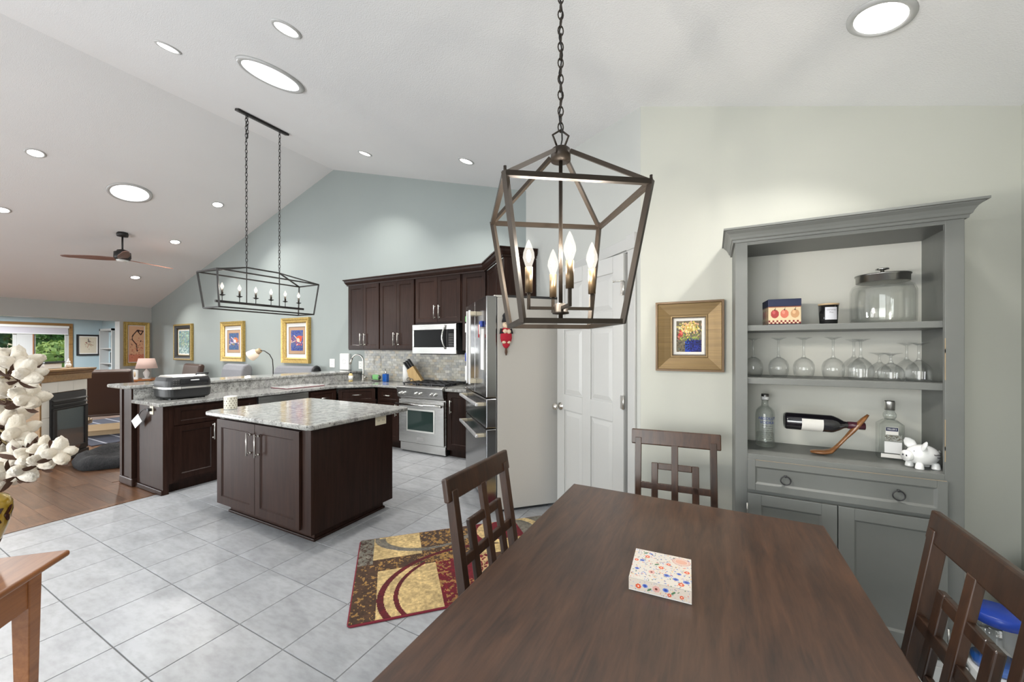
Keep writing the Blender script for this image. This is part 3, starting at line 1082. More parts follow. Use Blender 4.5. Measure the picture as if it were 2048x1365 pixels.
# crown moulding following both runs
def crown(prof, path, name, mat, parent=None, loc=(0, 0, 0), rz=0.0, closed_ends=True):
    """prof = [(out,z)], path = plan points; out is to the right-hand side of travel"""
    P = [Vector((p[0], p[1])) for p in path]
    nrm = []
    for i in range(len(P) - 1):
        d_ = (P[i + 1] - P[i]).normalized()
        nrm.append(Vector((d_.y, -d_.x)))
    vs, fs = [], []
    n = len(prof)
    for i, p in enumerate(P):
        if i == 0:
            m_ = nrm[0]
        elif i == len(P) - 1:
            m_ = nrm[-1]
        else:
            m_ = (nrm[i - 1] + nrm[i])
            m_ = m_ / (m_.length_squared / 2) if m_.length > 1e-6 else nrm[i]
        for o_, z_ in prof:
            vs.append((p.x + m_.x * o_, p.y + m_.y * o_, z_))
    for i in range(len(P) - 1):
        for q in range(n):
            q2 = (q + 1) % n
            fs.append((i * n + q, (i + 1) * n + q, (i + 1) * n + q2, i * n + q2))
    fs.append(tuple(range(n)))
    fs.append(tuple((len(P) - 1) * n + q for q in range(n - 1, -1, -1)))
    return MB().add(vs, fs).build(name, mat, parent, loc, rz)


CP = [(0, 2.545), (.022, 2.545), (.024, 2.565), (.034, 2.572), (.05, 2.60), (.056, 2.628), (.07, 2.632), (.07, 2.648), (0, 2.648)]
nearc = (FC[0] + .90 * .70711, FC[1] - .90 * .70711)
endc = (nearc[0] + .385 * .70711, nearc[1] + .385 * .70711)
o = crown(CP, [(-5.456, YG), (-5.456, UY), FC, nearc, endc], 'crown_moulding', 'espresso')
tag(o, 'espresso crown moulding running along the tops of the wall cabinets', 'moulding')

# microwave
t = thing('microwave', 'stainless over-the-range microwave with curved handle', 'microwave', (-4.0, 4.47, 1.42))
MB().box(0, .80, .0, .365, 0, .43).build('body', 'black_matte', t)
MB().box(0, .80, -.03, 0, 0, .095).box(0, .80, -.03, 0, .35, .43).box(0, .03, -.03, 0, .095, .35).box(.765, .80, -.03, 0, .095, .35).build('front_frame', 'stainless', t, bevel=.003)
MB().box(.03, .60, -.026, 0, .095, .35).build('window', 'black_gloss', t)
p = MB().box(.605, .765, -.027, 0, .095, .35).build('control_panel', 'black_gloss', t)
kp = MB()
for i in range(4):
    for j in range(8):
        kp.box(.672 + i * .022, .684 + i * .022, -.0282, -.027, .108 + j * .024, .116 + j * .024)
kp.build('keypad', 'pewter', p)
MB().tube([(.62 - .035 * math.sin(PI * q / 10), -.03 - .035 * math.sin(PI * q / 10) - .008, .07 + .34 * q / 10) for q in range(11)], .013, 8).build('handle', 'steel_polished', t)
MB().box(.08, .72, .05, .3, -.012, 0).build('vent', 'black_matte', t)

# range
t = thing('gas_range', 'stainless gas range with six knobs and oven window', 'range', (-4.085, 4.25, 0))
RW = .835
MB().box(0.002, RW - .002, .03, .575, .13, .93).build('body', 'stainless', t)
MB().box(.02, RW - .02, .05, .5, 0, .14).build('toe_kick', 'black_matte', t)
MB().box(.012, RW - .005, .02, .05, .015, .135).build('kick_plate', 'stainless', t, bevel=.004)
# slanted control panel with rounded nose
MB().extrude_x([(.06, .765), (.0, .775), (-.03, .80), (-.05, .915), (-.055, .945), (-.03, .965), (.06, .968)], 0, RW).build('control_panel', 'stainless', t, bevel=.006)
for kx in (.07, .135, .35, .43, .63, .70):
    kb = MB().cyl((kx, -.03, .852), (kx, -.062, .847), .027, .024, 16).cyl((kx, -.062, .847), (kx, -.08, .844), .016, .015, 12).build('knob', 'steel_polished', t)
    MB().torus((kx, -.032, .852), .03, .004, 'Y', 20, 6).build('bezel', 'steel_polished', kb)
d = MB().box(.008, RW - .008, -.01, .035, .145, .76).build('oven_door', 'stainless', t, bevel=.006)
MB().box(.155, RW - .165, -.013, -.009, .305, .635).build('window_frame', 'steel_satin', d, bevel=.004)
MB().box(.18, RW - .19, -.015, -.012, .33, .61).build('window', 'oven_glass', d)
MB().box(.35, .48, -.0135, -.009, .185, .235).build('badge', 'steel_polished', d, bevel=.002)
hd = MB().cyl((.0, -.065, .70), (RW - .01, -.065, .70), .016, n=14)
for q in (.03, RW - .04):
    hd.cyl((q, 0, .70), (q, -.065, .70), .012, n=10)
hd.build('handle', 'steel_polished', d)
MB().box(.0, RW, .03, .575, .93, .962).build('cooktop', 'stainless', t, bevel=.004)
MB().box(.03, RW - .03, .05, .55, .962, .966).build('burner_pan', 'black_gloss', t)
for gx in range(3):
    x0 = .035 + gx * .257
    gr = MB()
    for q in (0, .125, .25):
        gr.box(x0 + q - .006 + (.006 if q == 0 else -.006 if q == .25 else 0), x0 + q + .006 + (.006 if q == 0 else -.006 if q == .25 else 0), .05, .55, .985, 1.0)
    for q in (.05, .175, .30, .425, .55):
        gr.box(x0, x0 + .25, q - .006, q + .006, .985, 1.0)
    for q in (.06, .54):
        for e in (.012, .238):
            gr.box(x0 + e - .008, x0 + e + .008, q - .008, q + .008, .966, .985)
    gr.build('grate', 'cast_iron', t)
    for q in (.175, .425):
        MB().cyl((x0 + .125, q, .966), (x0 + .125, q, .982), .045, .035, 16).build('burner', 'cast_iron', t)

# refrigerator: local x along the front (towards the camera), local y into the wall
FW = .985
fx, fy = -1.728 - FW * .70711, 3.034 + FW * .70711
t = thing('refrigerator', 'stainless french-door refrigerator with bar handles, set diagonally', 'refrigerator', (fx, fy, 0), R45)
MB().box(0.004, FW, 0, .60, .03, 1.965).build('body', 'fridge_side', t, bevel=.004)
MB().box(.03, FW - .03, .05, .5, 0, .03).build('toe_kick', 'black_matte', t)
FD = -.105
for a, b, nm in ((0, FW / 2 - .003, 'door'), (FW / 2 + .003, FW, 'door')):
    dd = MB().box(a, b, FD, -.006, 1.052, 1.975).build(nm, 'stainless_mirror', t, bevel=.008)
    hx = FW / 2 + (-.06 if a == 0 else .06)
    h_ = MB().box(hx - .013, hx + .013, FD - .075, FD - .055, 1.14, 1.88)
    h_.build('handle', 'steel_bright', dd, bevel=.004)
    MB().box(hx - .014, hx + .014, FD - .062, FD, 1.15, 1.19).box(hx - .014, hx + .014, FD - .062, FD, 1.83, 1.87).build('handle_post', 'champagne', dd, bevel=.003)
for z0, z1, hz in ((.776, 1.044, .985), (.09, .768, .70)):
    dd = MB().box(0, FW, FD, -.006, z0, z1).build('drawer', 'stainless_mirror', t, bevel=.008)
    MB().box(.06, FW - .06, FD - .085, FD - .062, hz - .013, hz + .013).build('handle', 'steel_bright', dd, bevel=.004)
    MB().box(.07, .12, FD - .07, FD, hz - .014, hz + .014).box(FW - .12, FW - .07, FD - .07, FD, hz - .014, hz + .014).build('handle_post', 'champagne', dd, bevel=.003)
MB().box(FW - .06, FW - .004, -.03, .06, 1.965, 1.985).box(.004, .06, -.03, .06, 1.965, 1.985).build('hinge_cover', 'steel_satin', t, bevel=.004)
MB().box(.02, FW - .02, .1, .6, 1.966, 1.99).build('top_cover', 'black_matte', t)


def on_fridge(x, y, z):
    return (fx + (x * .70711 + y * .70711), fy + (-x * .70711 + y * .70711), z)


o = MB().box(-.055, .055, -.006, 0, -.19, .19).build('note_pad', 'paper_white', None, on_fridge(.845, FD, 1.49), R45)
tag(o, 'long white note pad hanging on the right refrigerator door', 'note pad')
t = thing('marker_clip', 'blue and red markers clipped above the note pad on the refrigerator', 'marker', on_fridge(.83, FD - .002, 1.70), R45)
MB().box(-.035, .035, -.02, 0, .0, .055).build('clip', 'blue_plastic', t, bevel=.004)
MB().cyl((-.015, -.028, -.1), (-.015, -.028, .02), .006).build('marker', 'red_paint', t)
MB().cyl((.015, -.028, -.07), (.015, -.028, .02), .006).build('marker', 'paper_white', t)
for i, (x, z, w_, h_, mt, lb, ct) in enumerate([(.06, 1.83, .05, .06, 'green_sponge', 'small green magnet at the far top edge of the refrigerator door', 'magnet'),
                                               (.05, 1.73, .06, .1, 'paper_white', 'white slip of paper below the green magnet on the refrigerator', 'paper note'),
                                               (.05, 1.40, .07, .09, 'blue_plastic', 'blue magnet on the far edge of the refrigerator door', 'magnet'),
                                               (.07, 1.22, .1, .16, 'paper_white', 'white paper note low on the far refrigerator door', 'paper note')]):
    o = MB().box(-w_ / 2, w_ / 2, -.012, 0, -h_ / 2, h_ / 2).build('refrigerator_note' if ct == 'paper note' else 'refrigerator_magnet', mt, None, on_fridge(x, FD, z), R45)
    tag(o, lb, ct)
# knitted figure hanging on the refrigerator side (faces the dining table)
t = thing('hanging_ornament', 'knitted ornament figure in black hat and red dress on the refrigerator side', 'ornament', on_fridge(FW + .024, .075, 1.555), R45 + PI / 2)
t.scale = (1.2, 1.2, 1.2)
MB().lathe([(.038, .0), (.046, .03), (.044, .07), (.03, .105), (0, .115)], n=14, sy=.45).build('dress', 'red_felt', t)
MB().lathe([(.030, .0), (.028, -.025), (.012, -.045), (0, -.048)], n=12, sy=.45).build('skirt_hem', 'red_felt', t)
MB().ball((-.018, -.008, .0), .016, .012, .012).ball((.018, -.008, .0), .016, .012, .012).build('boots', 'cream_felt', t)
MB().ball((0, 0, .132), .028, .018, .03).build('head', 'cream_felt', t)
MB().lathe([(.034, .150), (.032, .165), (.026, .185), (.03, .2), (.012, .225), (0, .228)], n=14, sy=.6).build('hat', 'black_felt', t)
MB().ball((-.013, -.018, .082), .017, .012, .017).ball((.016, -.018, .08), .017, .012, .017).build('mittens', 'cream_felt', t)
MB().tube([(-.036, 0, .1), (-.044, -.004, .07), (-.02, -.012, .075)], .011, 8).tube([(.036, 0, .1), (.044, -.004, .07), (.022, -.012, .075)], .011, 8).build('sleeves', 'black_felt', t)
MB().lathe([(.008, -.045), (.011, -.075), (.004, -.1)], n=8).build('tassel', 'husk', t)
MB().ball((-.009, -.0175, .138), .0028).ball((.009, -.0175, .138), .0028).build('eyes', 'black_felt', t)

# island
t = thing('kitchen_island', 'espresso kitchen island base with two doors and open side panel', 'kitchen island', (-3.99, 1.87, 0))
IW, ID = 1.312, .83
MB().box(0, IW, .02, ID, .085, .895).build('body', 'espresso', t)
MB().box(.065, IW - .065, .075, ID - .055, 0, .085).build('toe_kick', 'espresso', t)
MB().box(.05, IW - .05, .06, ID - .04, 0, .022).build('base_moulding', 'espresso', t, bevel=.006)
door_part(t, .03, .612, .11, .865, .555, .70, .19, st=.07)
door_part(t, .618, 1.2, .11, .865, .672, .70, .19, st=.07)
MB().box(1.205, IW, 0, .02, .085, .895).build('corner_post', 'espresso', t)
o = MB().prism([(-4.03, 1.79), (-2.62, 1.79), (-2.59, 1.82), (-2.59, 2.81), (-2.62, 2.84), (-4.05, 2.84), (-4.08, 2.81), (-4.08, 1.84)], .896, .935).build('granite_island_top', 'granite', bevel=.012, seg=3)
tag(o, 'polished granite slab on top of the kitchen island', 'countertop')


def outlet(label, loc, rz, w=.075, h=.12, mat='almond_plastic', kind='outlet'):
    t = thing('wall_plate', label, kind, loc, rz)
    MB().box(-w / 2, w / 2, -.006, 0, -h / 2, h / 2).build('plate', mat, t, bevel=.002)
    sl = MB()
    if w > h:
        for sx in (-.028, .028):
            for q in (-.008, .008):
                sl.box(sx + q - .0015, sx + q + .0015, -.0066, -.005, -.008, .008)
    else:
        for sz in (-.025, .025):
            for q in (-.008, .008):
                sl.box(q - .0015, q + .0015, -.0066, -.005, sz - .007, sz + .007)
    sl.build('slot', 'dark_slot', t)
    return t


outlet('almond outlet plate on the side of the kitchen island', (-2.678, 2.555, .845), R90, .125, .08)
outlet('almond outlet plate on the peninsula end panel', (-5.19, 1.83, .868), 0, .075, .115)
outlet('white switch plate on the gable wall left of the sink', (-6.31, YG, 1.22), 0, .14, .16, 'white_plastic', 'switch')
outlet('white outlet plate half behind the kitchen faucet', (-5.56, YG, 1.2), 0, .09, .14, 'white_plastic')
t = thing('door_chime', 'white square chime box on the gable wall beside the faucet', 'chime box', (-5.93, YG, 1.255))
MB().box(-.12, .12, -.05, 0, -.15, .15).build('case', 'white_plastic', t, bevel=.012)
MB().torus((0, -.05, 0), .04, .003, 'Y', 24, 6).build('ring', 'white_trim', t)
# cord and tag at the peninsula outlet
t = thing('power_cord', 'black power cord with white tag plugged into the peninsula outlet', 'cord', (-5.19, 1.82, .89))
MB().box(-.02, .02, -.03, 0, -.045, -.015).build('plug', 'black_matte', t, bevel=.004)
MB().tube([(0, -.025, -.03), (-.08, -.03, -.03), (-.15, -.03, -.06), (-.22, -.035, -.13), (-.28, -.03, -.2), (-.33, -.01, -.22), (-.345, .03, -.05), (-.30, .0, .06), (-.25, .03, .062)], .005, 6).build('cable', 'black_matte', t)
MB().box(-.09, .09, -.002, .001, -.045, .045).move(Matrix.Translation((-.2, -.045, -.16)) @ Matrix.Rotation(-.5, 4, 'Y') @ Matrix.Rotation(.2, 4, 'X')).build('tag', 'paper_white', t)

# counter appliance: indoor grill with lid
t = thing('countertop_grill', 'black countertop grill with steel lid trim on the peninsula counter', 'grill', (-5.30, 2.14, CT), R90)
mb = MB()
def rrect(w_, d_, r_, n=5):
    out = []
    for cx_, cy_, a0 in ((w_ / 2 - r_, d_ / 2 - r_, 0), (-w_ / 2 + r_, d_ / 2 - r_, PI / 2), (-w_ / 2 + r_, -d_ / 2 + r_, PI), (w_ / 2 - r_, -d_ / 2 + r_, 1.5 * PI)):
        out += [(cx_ + r_ * math.cos(a0 + PI / 2 * q / n), cy_ + r_ * math.sin(a0 + PI / 2 * q / n)) for q in range(n + 1)]
    return out


def loft(secs, name, mat, parent, closed=True, **kw):
    """secs = [(poly, z)] of equal length"""
    n = len(secs[0][0])
    vs = [(x, y, z) for poly, z in secs for x, y in poly]
    fs = []
    for i in range(len(secs) - 1):
        fs += [(i * n + q, i * n + (q + 1) % n, (i + 1) * n + (q + 1) % n, (i + 1) * n + q) for q in range(n)]
    if closed:
        fs += [tuple(range(n - 1, -1, -1)), tuple((len(secs) - 1) * n + q for q in range(n))]
    return MB().add(vs, fs).build(name, mat, parent, **kw)


loft([(rrect(.38, .34, .07), .012), (rrect(.42, .37, .08), .03), (rrect(.43, .38, .08), .115)], 'base', 'black_matte', t, bevel=.004)
loft([(rrect(.44, .39, .08), .115), (rrect(.44, .39, .08), .135)], 'trim_band', 'steel_satin', t)
loft([(rrect(.43, .38, .08), .135), (rrect(.42, .37, .08), .2), (rrect(.39, .34, .07), .24)], 'lid', 'black_matte', t, bevel=.004)
loft([(rrect(.36, .31, .06), .241), (rrect(.34, .29, .06), .255)], 'lid_plate', 'steel_satin', t)
MB().box(-.1, .16, -.197, -.186, .165, .225).build('display', 'black_gloss', t, bevel=.004)
MB().box(-.01, .07, -.1995, -.196, .2, .21).build('badge', 'letter_white', t)
MB().box(-.19, -.1, -.215, -.185, .112, .14).build('latch', 'steel_polished', t, bevel=.006)
MB().tube([(.05, -.17, .262), (.05, -.19, .275), (.16, -.19, .275), (.16, -.17, .262)], .008, 8).build('handle', 'black_matte', t)
MB().box(-.16, -.1, -.12, -.06, 0, .014).box(.1, .16, -.12, -.06, 0, .014).box(-.16, -.1, .06, .12, 0, .014).box(.1, .16, .06, .12, 0, .014).build('feet', 'black_matte', t)
kp = MB()
for i in range(3):
    for j in range(3):
        kp.box(-.165 + i * .022, -.153 + i * .022, -.1945, -.19, .165 + j * .02, .171 + j * .02)
kp.build('keypad', 'pewter', t)

# small things on the counters
o = MB().prism(rrect(.58, .38, .03), 0, .014).build('cutting_board', 'ceramic_white', None, (-5.29, 3.50, CT + .001), R90, bevel=.003)
tag(o, 'white cutting board lying on the peninsula counter before the sink', 'cutting board')
MB().prism(rrect(.588, .388, .034), .003, .010).build('rim', 'rug_binding', o)
t = thing('soap_bottle', 'amber hand soap bottle with black pump under the faucet', 'soap bottle', (-5.335, 4.44, CT))
MB().lathe([(.033, 0), (.035, .01), (.035, .11), (.02, .135), (.012, .14)], n=16).build('bottle', 'soap_amber', t)
MB().lathe([(.013, .14), (.013, .16), (.006, .165), (.006, .185)], n=12).box(-.035, .008, -.007, .007, .185, .197).build('pump', 'black_matte', t)
MB().lathe([(.0355, .03), (.0355, .1)], n=16).build('label_band', 'mat_board', t)
t = thing('dish_sponge', 'green dish sponge in a dark holder behind the sink', 'sponge', (-5.03, 4.70, CT))
MB().box(-.075, .075, -.025, .025, .02, .11).build('sponge', 'green_sponge', t, bevel=.02)
MB().lathe([(.085, .0), (.09, .012), (.088, .022), (0, .02)], n=20, sy=.5).build('holder', 'pewter', t)
MB().ball((-.078, 0, .065), .02, .03, .035).ball((.078, 0, .065), .02, .03, .035).build('end_cap', 'pewter', t)
t = thing('soap_dispenser', 'square blue soap dispenser with steel pump', 'soap bottle', (-4.81, 4.70, CT))
MB().box(-.045, .045, -.03, .03, .0, .13).build('bottle', 'soap_blue', t, bevel=.006)
MB().lathe([(.012, .13), (.012, .15), (.006, .155), (.006, .2)], n=10).cyl((.0, 0, .2), (-.02, -.03, .205), .006).build('pump', 'nickel', t)
t = thing('paper_towel', 'white paper towel roll on a stand left of the knife block', 'paper towel', (-4.35, 4.70, CT))
MB().lathe([(.07, .0), (.07, .012), (.01, .014)], n=20).build('base', 'nickel', t)
MB().lathe([(.02, .014), (.062, .014), (.062, .29), (.02, .29)], n=24).build('roll', 'paper_white', t)
MB().cyl((0, 0, .0), (0, 0, .33), .006).ball((0, 0, .335), .014).build('rod', 'black_matte', t)
t = thing('knife_block', 'oak knife block full of black-handled knives beside the range', 'knife block', (-4.16, 4.66, CT), math.radians(24))
t.scale = (1.18, 1.18, 1.18)
MB().extrude_y([(-.04, 0), (.13, 0), (.13, .03), (-.005, .235), (-.085, .18)], -.05, .05).build('block', 'knife_oak', t, bevel=.004)
for i in range(3):
    for j in range(3):
        bx, bz = -.073 + i * .029, .19 + i * .02
        yy = -.032 + j * .032
        k_ = MB().bar((bx, yy, bz), (bx - .062, yy, bz + .094), .014, .02, (0, 1, 0)).build('knife_handle', 'black_matte', t, bevel=.003)
MB().torus((-.058, -.056, .06), .022, .005, 'Y', 16, 6).torus((-.02, -.056, .045), .022, .005, 'Y', 16, 6).build('scissors', 'pewter', t)
t = thing('spoon_rest', 'steel spoon rest on the counter between range and refrigerator', 'spoon rest', (-3.0, 4.5, CT))
MB().lathe([(.0, .004), (.06, .006), (.09, .016), (.093, .014), (.06, .001), (0, 0)], n=24).build('dish', 'steel_polished', t)
MB().bar((.06, -.03, .016), (.2, -.1, .02), .02, .006).build('handle', 'steel_polished', t)
# patterned mug on the island
P_ = Paint(64, 28, (.80, .78, .72), 2.9)
for i in range(13):
    for j in range(5):
        P_.disc((i + (.5 if j % 2 else 0)) / 13, (j + .6) / 5.4, .04, (.50, .47, .42), .062)
t = thing('patterned_mug', 'cream mug with grey leaf pattern on the corner of the island', 'mug', (-3.97, 1.965, .936))
MB().lathe([(.048, 0), (.052, .004), (.052, .118), (.048, .118), (.046, .01), (0, .008)], n=28).build('cup', 'ceramic_white', t)
P_.panel('pattern', 'print_gloss', 2 * PI * .0526, .112, t, (0, 0, .06), wrap=.0526)

# ------------------------------------------------------------------ dining
t = thing('dining_table', 'dark brown rectangular dining table under the lantern', 'table', (-.13, 1.19, 0))
TW, TL = 1.085, 1.67
MB().box(-TW / 2, TW / 2, -TL / 2, TL / 2, .728, .76).build('table_top', 'table_wood', t, bevel=.004)
for s in (-1, 1):
    MB().box(s * (TW / 2 - .09) - .011, s * (TW / 2 - .09) + .011, -TL / 2 + .12, TL / 2 - .12, .635, .728).build('apron', 'chair_wood', t)
    MB().box(-TW / 2 + .12, TW / 2 - .12, s * (TL / 2 - .09) - .011, s * (TL / 2 - .09) + .011, .635, .728).build('apron', 'chair_wood', t)
for sx in (-1, 1):
    for sy in (-1, 1):
        cx, cy = sx * (TW / 2 - .09), sy * (TL / 2 - .09)
        MB().frustum((cx - .027, cx + .027, cy - .027, cy + .027), 0, (cx - .04, cx + .04, cy - .04, cy + .04), .728).build('leg', 'chair_wood', t, bevel=.004)


# lattice-back chair; local +x is its front, back leans towards -x
def bx(z):
    return -.20 - (max(z, .44) - .44) * .17


def chair(label, loc, rz):
    t = thing('dining_chair', label, 'chair', loc, rz, 'dark lattice-back dining chairs')
    MB().box(-.21, .23, -.225, .225, .44, .47).build('seat', 'chair_wood', t, bevel=.012)
    MB().box(-.18, .2, -.2, .2, .385, .44).build('seat_rail', 'chair_wood', t)
    for s in (-1, 1):
        MB().frustum((.175, .205, s * .195 - .016, s * .195 + .016), 0, (.165, .215, s * .195 - .024, s * .195 + .024), .44).build('leg', 'chair_wood', t, bevel=.003)
        y = s * .198
        mb = MB()
        mb.bar((-.265, y, 0), (-.205, y, .44), .034, .036, (1, 0, 0))
        mb.bar((-.205, y, .43), (bx(.97), y, .97), .034, .036, (1, 0, 0))
        mb.build('leg', 'chair_wood', t, bevel=.003, label='rear leg rising into the back post')
    # lattice in the leaning plane of the back
    def P3(y, z, off=0.0):
        return (bx(z) + off, y, z)
    MB().bar(P3(-.237, .975), P3(.237, .975), .024, .088, (-.17, 0, 1)).build('top_rail', 'chair_wood', t, bevel=.006)
    MB().bar(P3(-.19, .515), P3(.19, .515), .02, .04, (-.17, 0, 1)).build('lower_rail', 'chair_wood', t, bevel=.003)
    MB().bar(P3(-.19, .705), P3(.19, .705), .02, .036, (-.17, 0, 1)).build('cross_rail', 'chair_wood', t, bevel=.003)
    MB().bar(P3(0, .51, .003), P3(0, .94, .003), .036, .022, (1, 0, .17)).build('centre_slat', 'chair_wood', t, bevel=.003)
    rg = MB()
    h = .125
    for s in (-1, 1):
        rg.bar(P3(s * (h - .018), .585), P3(s * (h - .018), .835), .036, .02, (1, 0, .17))
    for z in (.592, .817):
        rg.bar(P3(-h + .036, z), P3(h - .036, z), .02, .036, (-.17, 0, 1))
    rg.build('square_lattice', 'chair_wood', t, bevel=.004)
    return t


BT = bx(1.0)   # x offset of the top of the back
chair('dark lattice-back dining chair at the left side of the table, beside the rug', (-.872 - BT, 1.372, 0), 0)
chair('dark lattice-back dining chair at the far end of the table before the pantry door', (-.168, 2.412 + BT, 0), -PI / 2 + math.radians(5))
chair('dark lattice-back dining chair at the right side of the table before the hutch', (.587 + BT, 1.36, 0), PI)

# floral gift box on the table
def flowers(P, n, seed, blocks, big=1.0):
    r = random.Random(seed)
    cols = [(.84, .35, .24), (.30, .42, .72), (.45, .55, .82), (.82, .62, .60), (.24, .40, .27), (.55, .60, .72), (.90, .76, .45), (.20, .28, .50)]
    for _ in range(n):
        u, v = r.random(), r.random()
        P.disc(u, v, r.uniform(.008, .02) * big, r.choice(cols), r.uniform(.004, .012) * big, a=.75, rot=r.uniform(0, 3))
    for u, v, s, k in blocks:
        if k == 'flower' or k == 'pink':
            cc = (.86, .36, .22) if k == 'flower' else (.86, .66, .62)
            for q in range(7):
                a = 2 * PI * q / 7
                P.disc(u + s * .7 * math.cos(a) / P.asp, v + s * .7 * math.sin(a), s * .42, cc)
            P.disc(u, v, s * .38, (.95, .85, .78) if k == 'flower' else (.45, .22, .20))
        elif k == 'blue':
            P.disc(u, v, s, (.42, .52, .80), s * .8)
            P.disc(u, v, s * .55, (.20, .30, .62), s * .5)
        elif k == 'leaf':
            P.disc(u, v, s, (.33, .48, .34), s * .4, rot=.7)
    return P


GX, GY, GW, GL, GH = -.145, 1.31, .175, .185, .038
t = thing('gift_box', 'flat floral patterned gift box lying on the dining table', 'box', (GX, GY, .76), math.radians(3))
MB().box(-GW / 2, GW / 2, -GL / 2, GL / 2, .001, GH).build('carton', 'paper_white', t)
P_ = Paint(150, 150, (.86, .83, .79))
flowers(P_, 420, 4, [(.16, .62, .045, 'blue'), (.06, .60, .035, 'flower'), (.24, .78, .04, 'flower'), (.2, .9, .05, 'leaf'), (.1, .32, .04, 'blue'), (.5, .5, .04, 'flower'), (.42, .58, .05, 'leaf'), (.62, .66, .035, 'flower'), (.60, .3, .05, 'blue'), (.75, .24, .05, 'blue'), (.92, .22, .055, 'blue'), (.84, .12, .045, 'flower'), (.93, .52, .04, 'flower'), (.8, .42, .04, 'blue'), (.35, .3, .05, 'pink'), (.3, .9, .03, 'blue')])
P_.disc(.83, .83, .155, (.86, .83, .79), .12).ring(.83, .83, .15, .014, (.80, .52, .46), .115).ring(.83, .83, .125, .012, (.84, .58, .50), .095).disc(.83, .83, .105, (.86, .66, .58), .075)
P_.panel('lid_print', 'print_gloss', GW, GL, t, (0, 0, GH + .0006), plane='XY')
P_ = Paint(150, 34, (.85, .80, .75), 4.6)
flowers(P_, 90, 9, [(.16, .4, .2, 'flower'), (.27, .55, .2, 'blue'), (.34, .3, .2, 'leaf'), (.45, .5, .26, 'pink'), (.60, .6, .22, 'blue'), (.72, .5, .2, 'leaf'), (.66, .25, .14, 'flower'), (.85, .3, .14, 'flower'), (.8, .65, .1, 'leaf')], 3.0)
P_.panel('front_print', 'print_gloss', GW, GH - .004, t, (0, -GL / 2 - .0006, GH / 2 + .002))
P_.panel('side_print', 'print_gloss', GL, GH - .004, t, (GW / 2 + .0006, 0, GH / 2 + .002), (0, 0, PI / 2))

# rug, laid diagonally in front of the refrigerator; u along its length, v across
RL, RWD = 1.52, .97
P_ = Paint(330, 210, (.26, .18, .12), RL / RWD)
U, V = P_.U * RL, (1 - P_.V) * RWD      # metres from the far-left corner
brown, tan, red, grey, gold = (.25, .185, .14), (.72, .62, .43), (.38, .05, .10), (.42, .40, .36), (.58, .44, .24)


def R(u0, u1, v0, v1):
    return (U >= u0) & (U <= u1) & (V >= v0) & (V <= v1)


P_.put(R(0, .1, 0, .38), grey).put(R(.1, .44, 0, .33), tan).put(R(.44, .84, 0, .27), brown)
P_.put(R(.84, 1.52, 0, .30), red).put(R(.84, 1.02, .36, .48), tan)
P_.put(R(.14, .52, .48, .97), tan).put(R(.52, .92, .46, .97), red).put(R(1.02, 1.52, .30, .62), tan).put(R(.92, 1.25, .62, .97), brown)
P_.put(R(1.25, 1.52, .0, .30), grey).put(R(1.25, 1.52, .62, .97), grey).put(R(1.05, 1.25, .62, .8), gold)
for m_, lo, cc, sd in ((R(.44, .84, 0, .48), .56, gold, 2), (R(0, .14, .38, .97), .66, gold, 3), (R(.14, .84, .33, .48), .62, gold, 4), (R(.52, .62, .46, .97), .58, gold, 5),
                       (R(.78, .92, .46, .97), .45, tan, 6), (R(.62, .78, .75, .97), .62, gold, 7), (R(.0, .1, 0, .38), .6, brown, 8), (R(1.02, 1.52, .3, .62), .6, gold, 9), (R(.92, 1.25, .62, .97), .55, gold, 12)):
    P_.speck(m_, 55, lo, cc, .9, sd)


def arc(cu, cv, ru, rv, wd, col, keep):
    d_ = np.sqrt(((U - cu) / ru) ** 2 + ((V - cv) / rv) ** 2)
    P_.put((np.abs(d_ - 1) < wd / ru) & keep, col, .95)


arc(.52, .02, .36, .25, .022, (.40, .38, .35), V > .02)
arc(.60, .02, .48, .28, .016, (.40, .38, .35), (V > .0) & (U < .5))
arc(.78, .80, .62, .47, .020, (.30, .03, .07), (U < .95))
arc(.78, .80, .53, .43, .014, (.30, .03, .07), (U < .45))
arc(1.16, .16, .24, .20, .03, (.78, .68, .48), V >= 0)
P_.vary(70, .22, 5).vary(18, .14, 8)
rc = (-2.417, 2.098)
dirx, diry = (.70711, .70711), (.70711, -.70711)
ctr = (rc[0] + dirx[0] * RL / 2 + diry[0] * RWD / 2, rc[1] + dirx[1] * RL / 2 + diry[1] * RWD / 2)
t = thing('area_rug', 'red tan and brown abstract rug on the tiles before the refrigerator', 'rug', (ctr[0], ctr[1], .0), math.radians(45))
MB().prism(rrect(RL, RWD, .03), .001, .011).build('binding', 'rug_binding', t, bevel=.003)
P_.panel('pile', 'print_rug', RL - .016, RWD - .016, t, (0, 0, .0125), plane='XY')

# pantry door, standing a little ajar: hinged on its right edge
DL, DH = .872, 2.185
hx, hy = PX + DO1 * .70711, PY - DO1 * .70711
ang = math.radians(-36.3)
lx, ly = hx - .008 * .7 - DL * math.cos(ang), hy + .01 - DL * math.sin(ang)
t = struct(bpy.data.objects.new('door_1', None)); link(t)
t['label'] = 'white six-panel pantry door standing slightly ajar'
t.location = (lx - .02, ly - .02, 0); t.rotation_euler = (0, 0, ang)
mb = MB().box(0, DL, 0, .03, .012, DH)
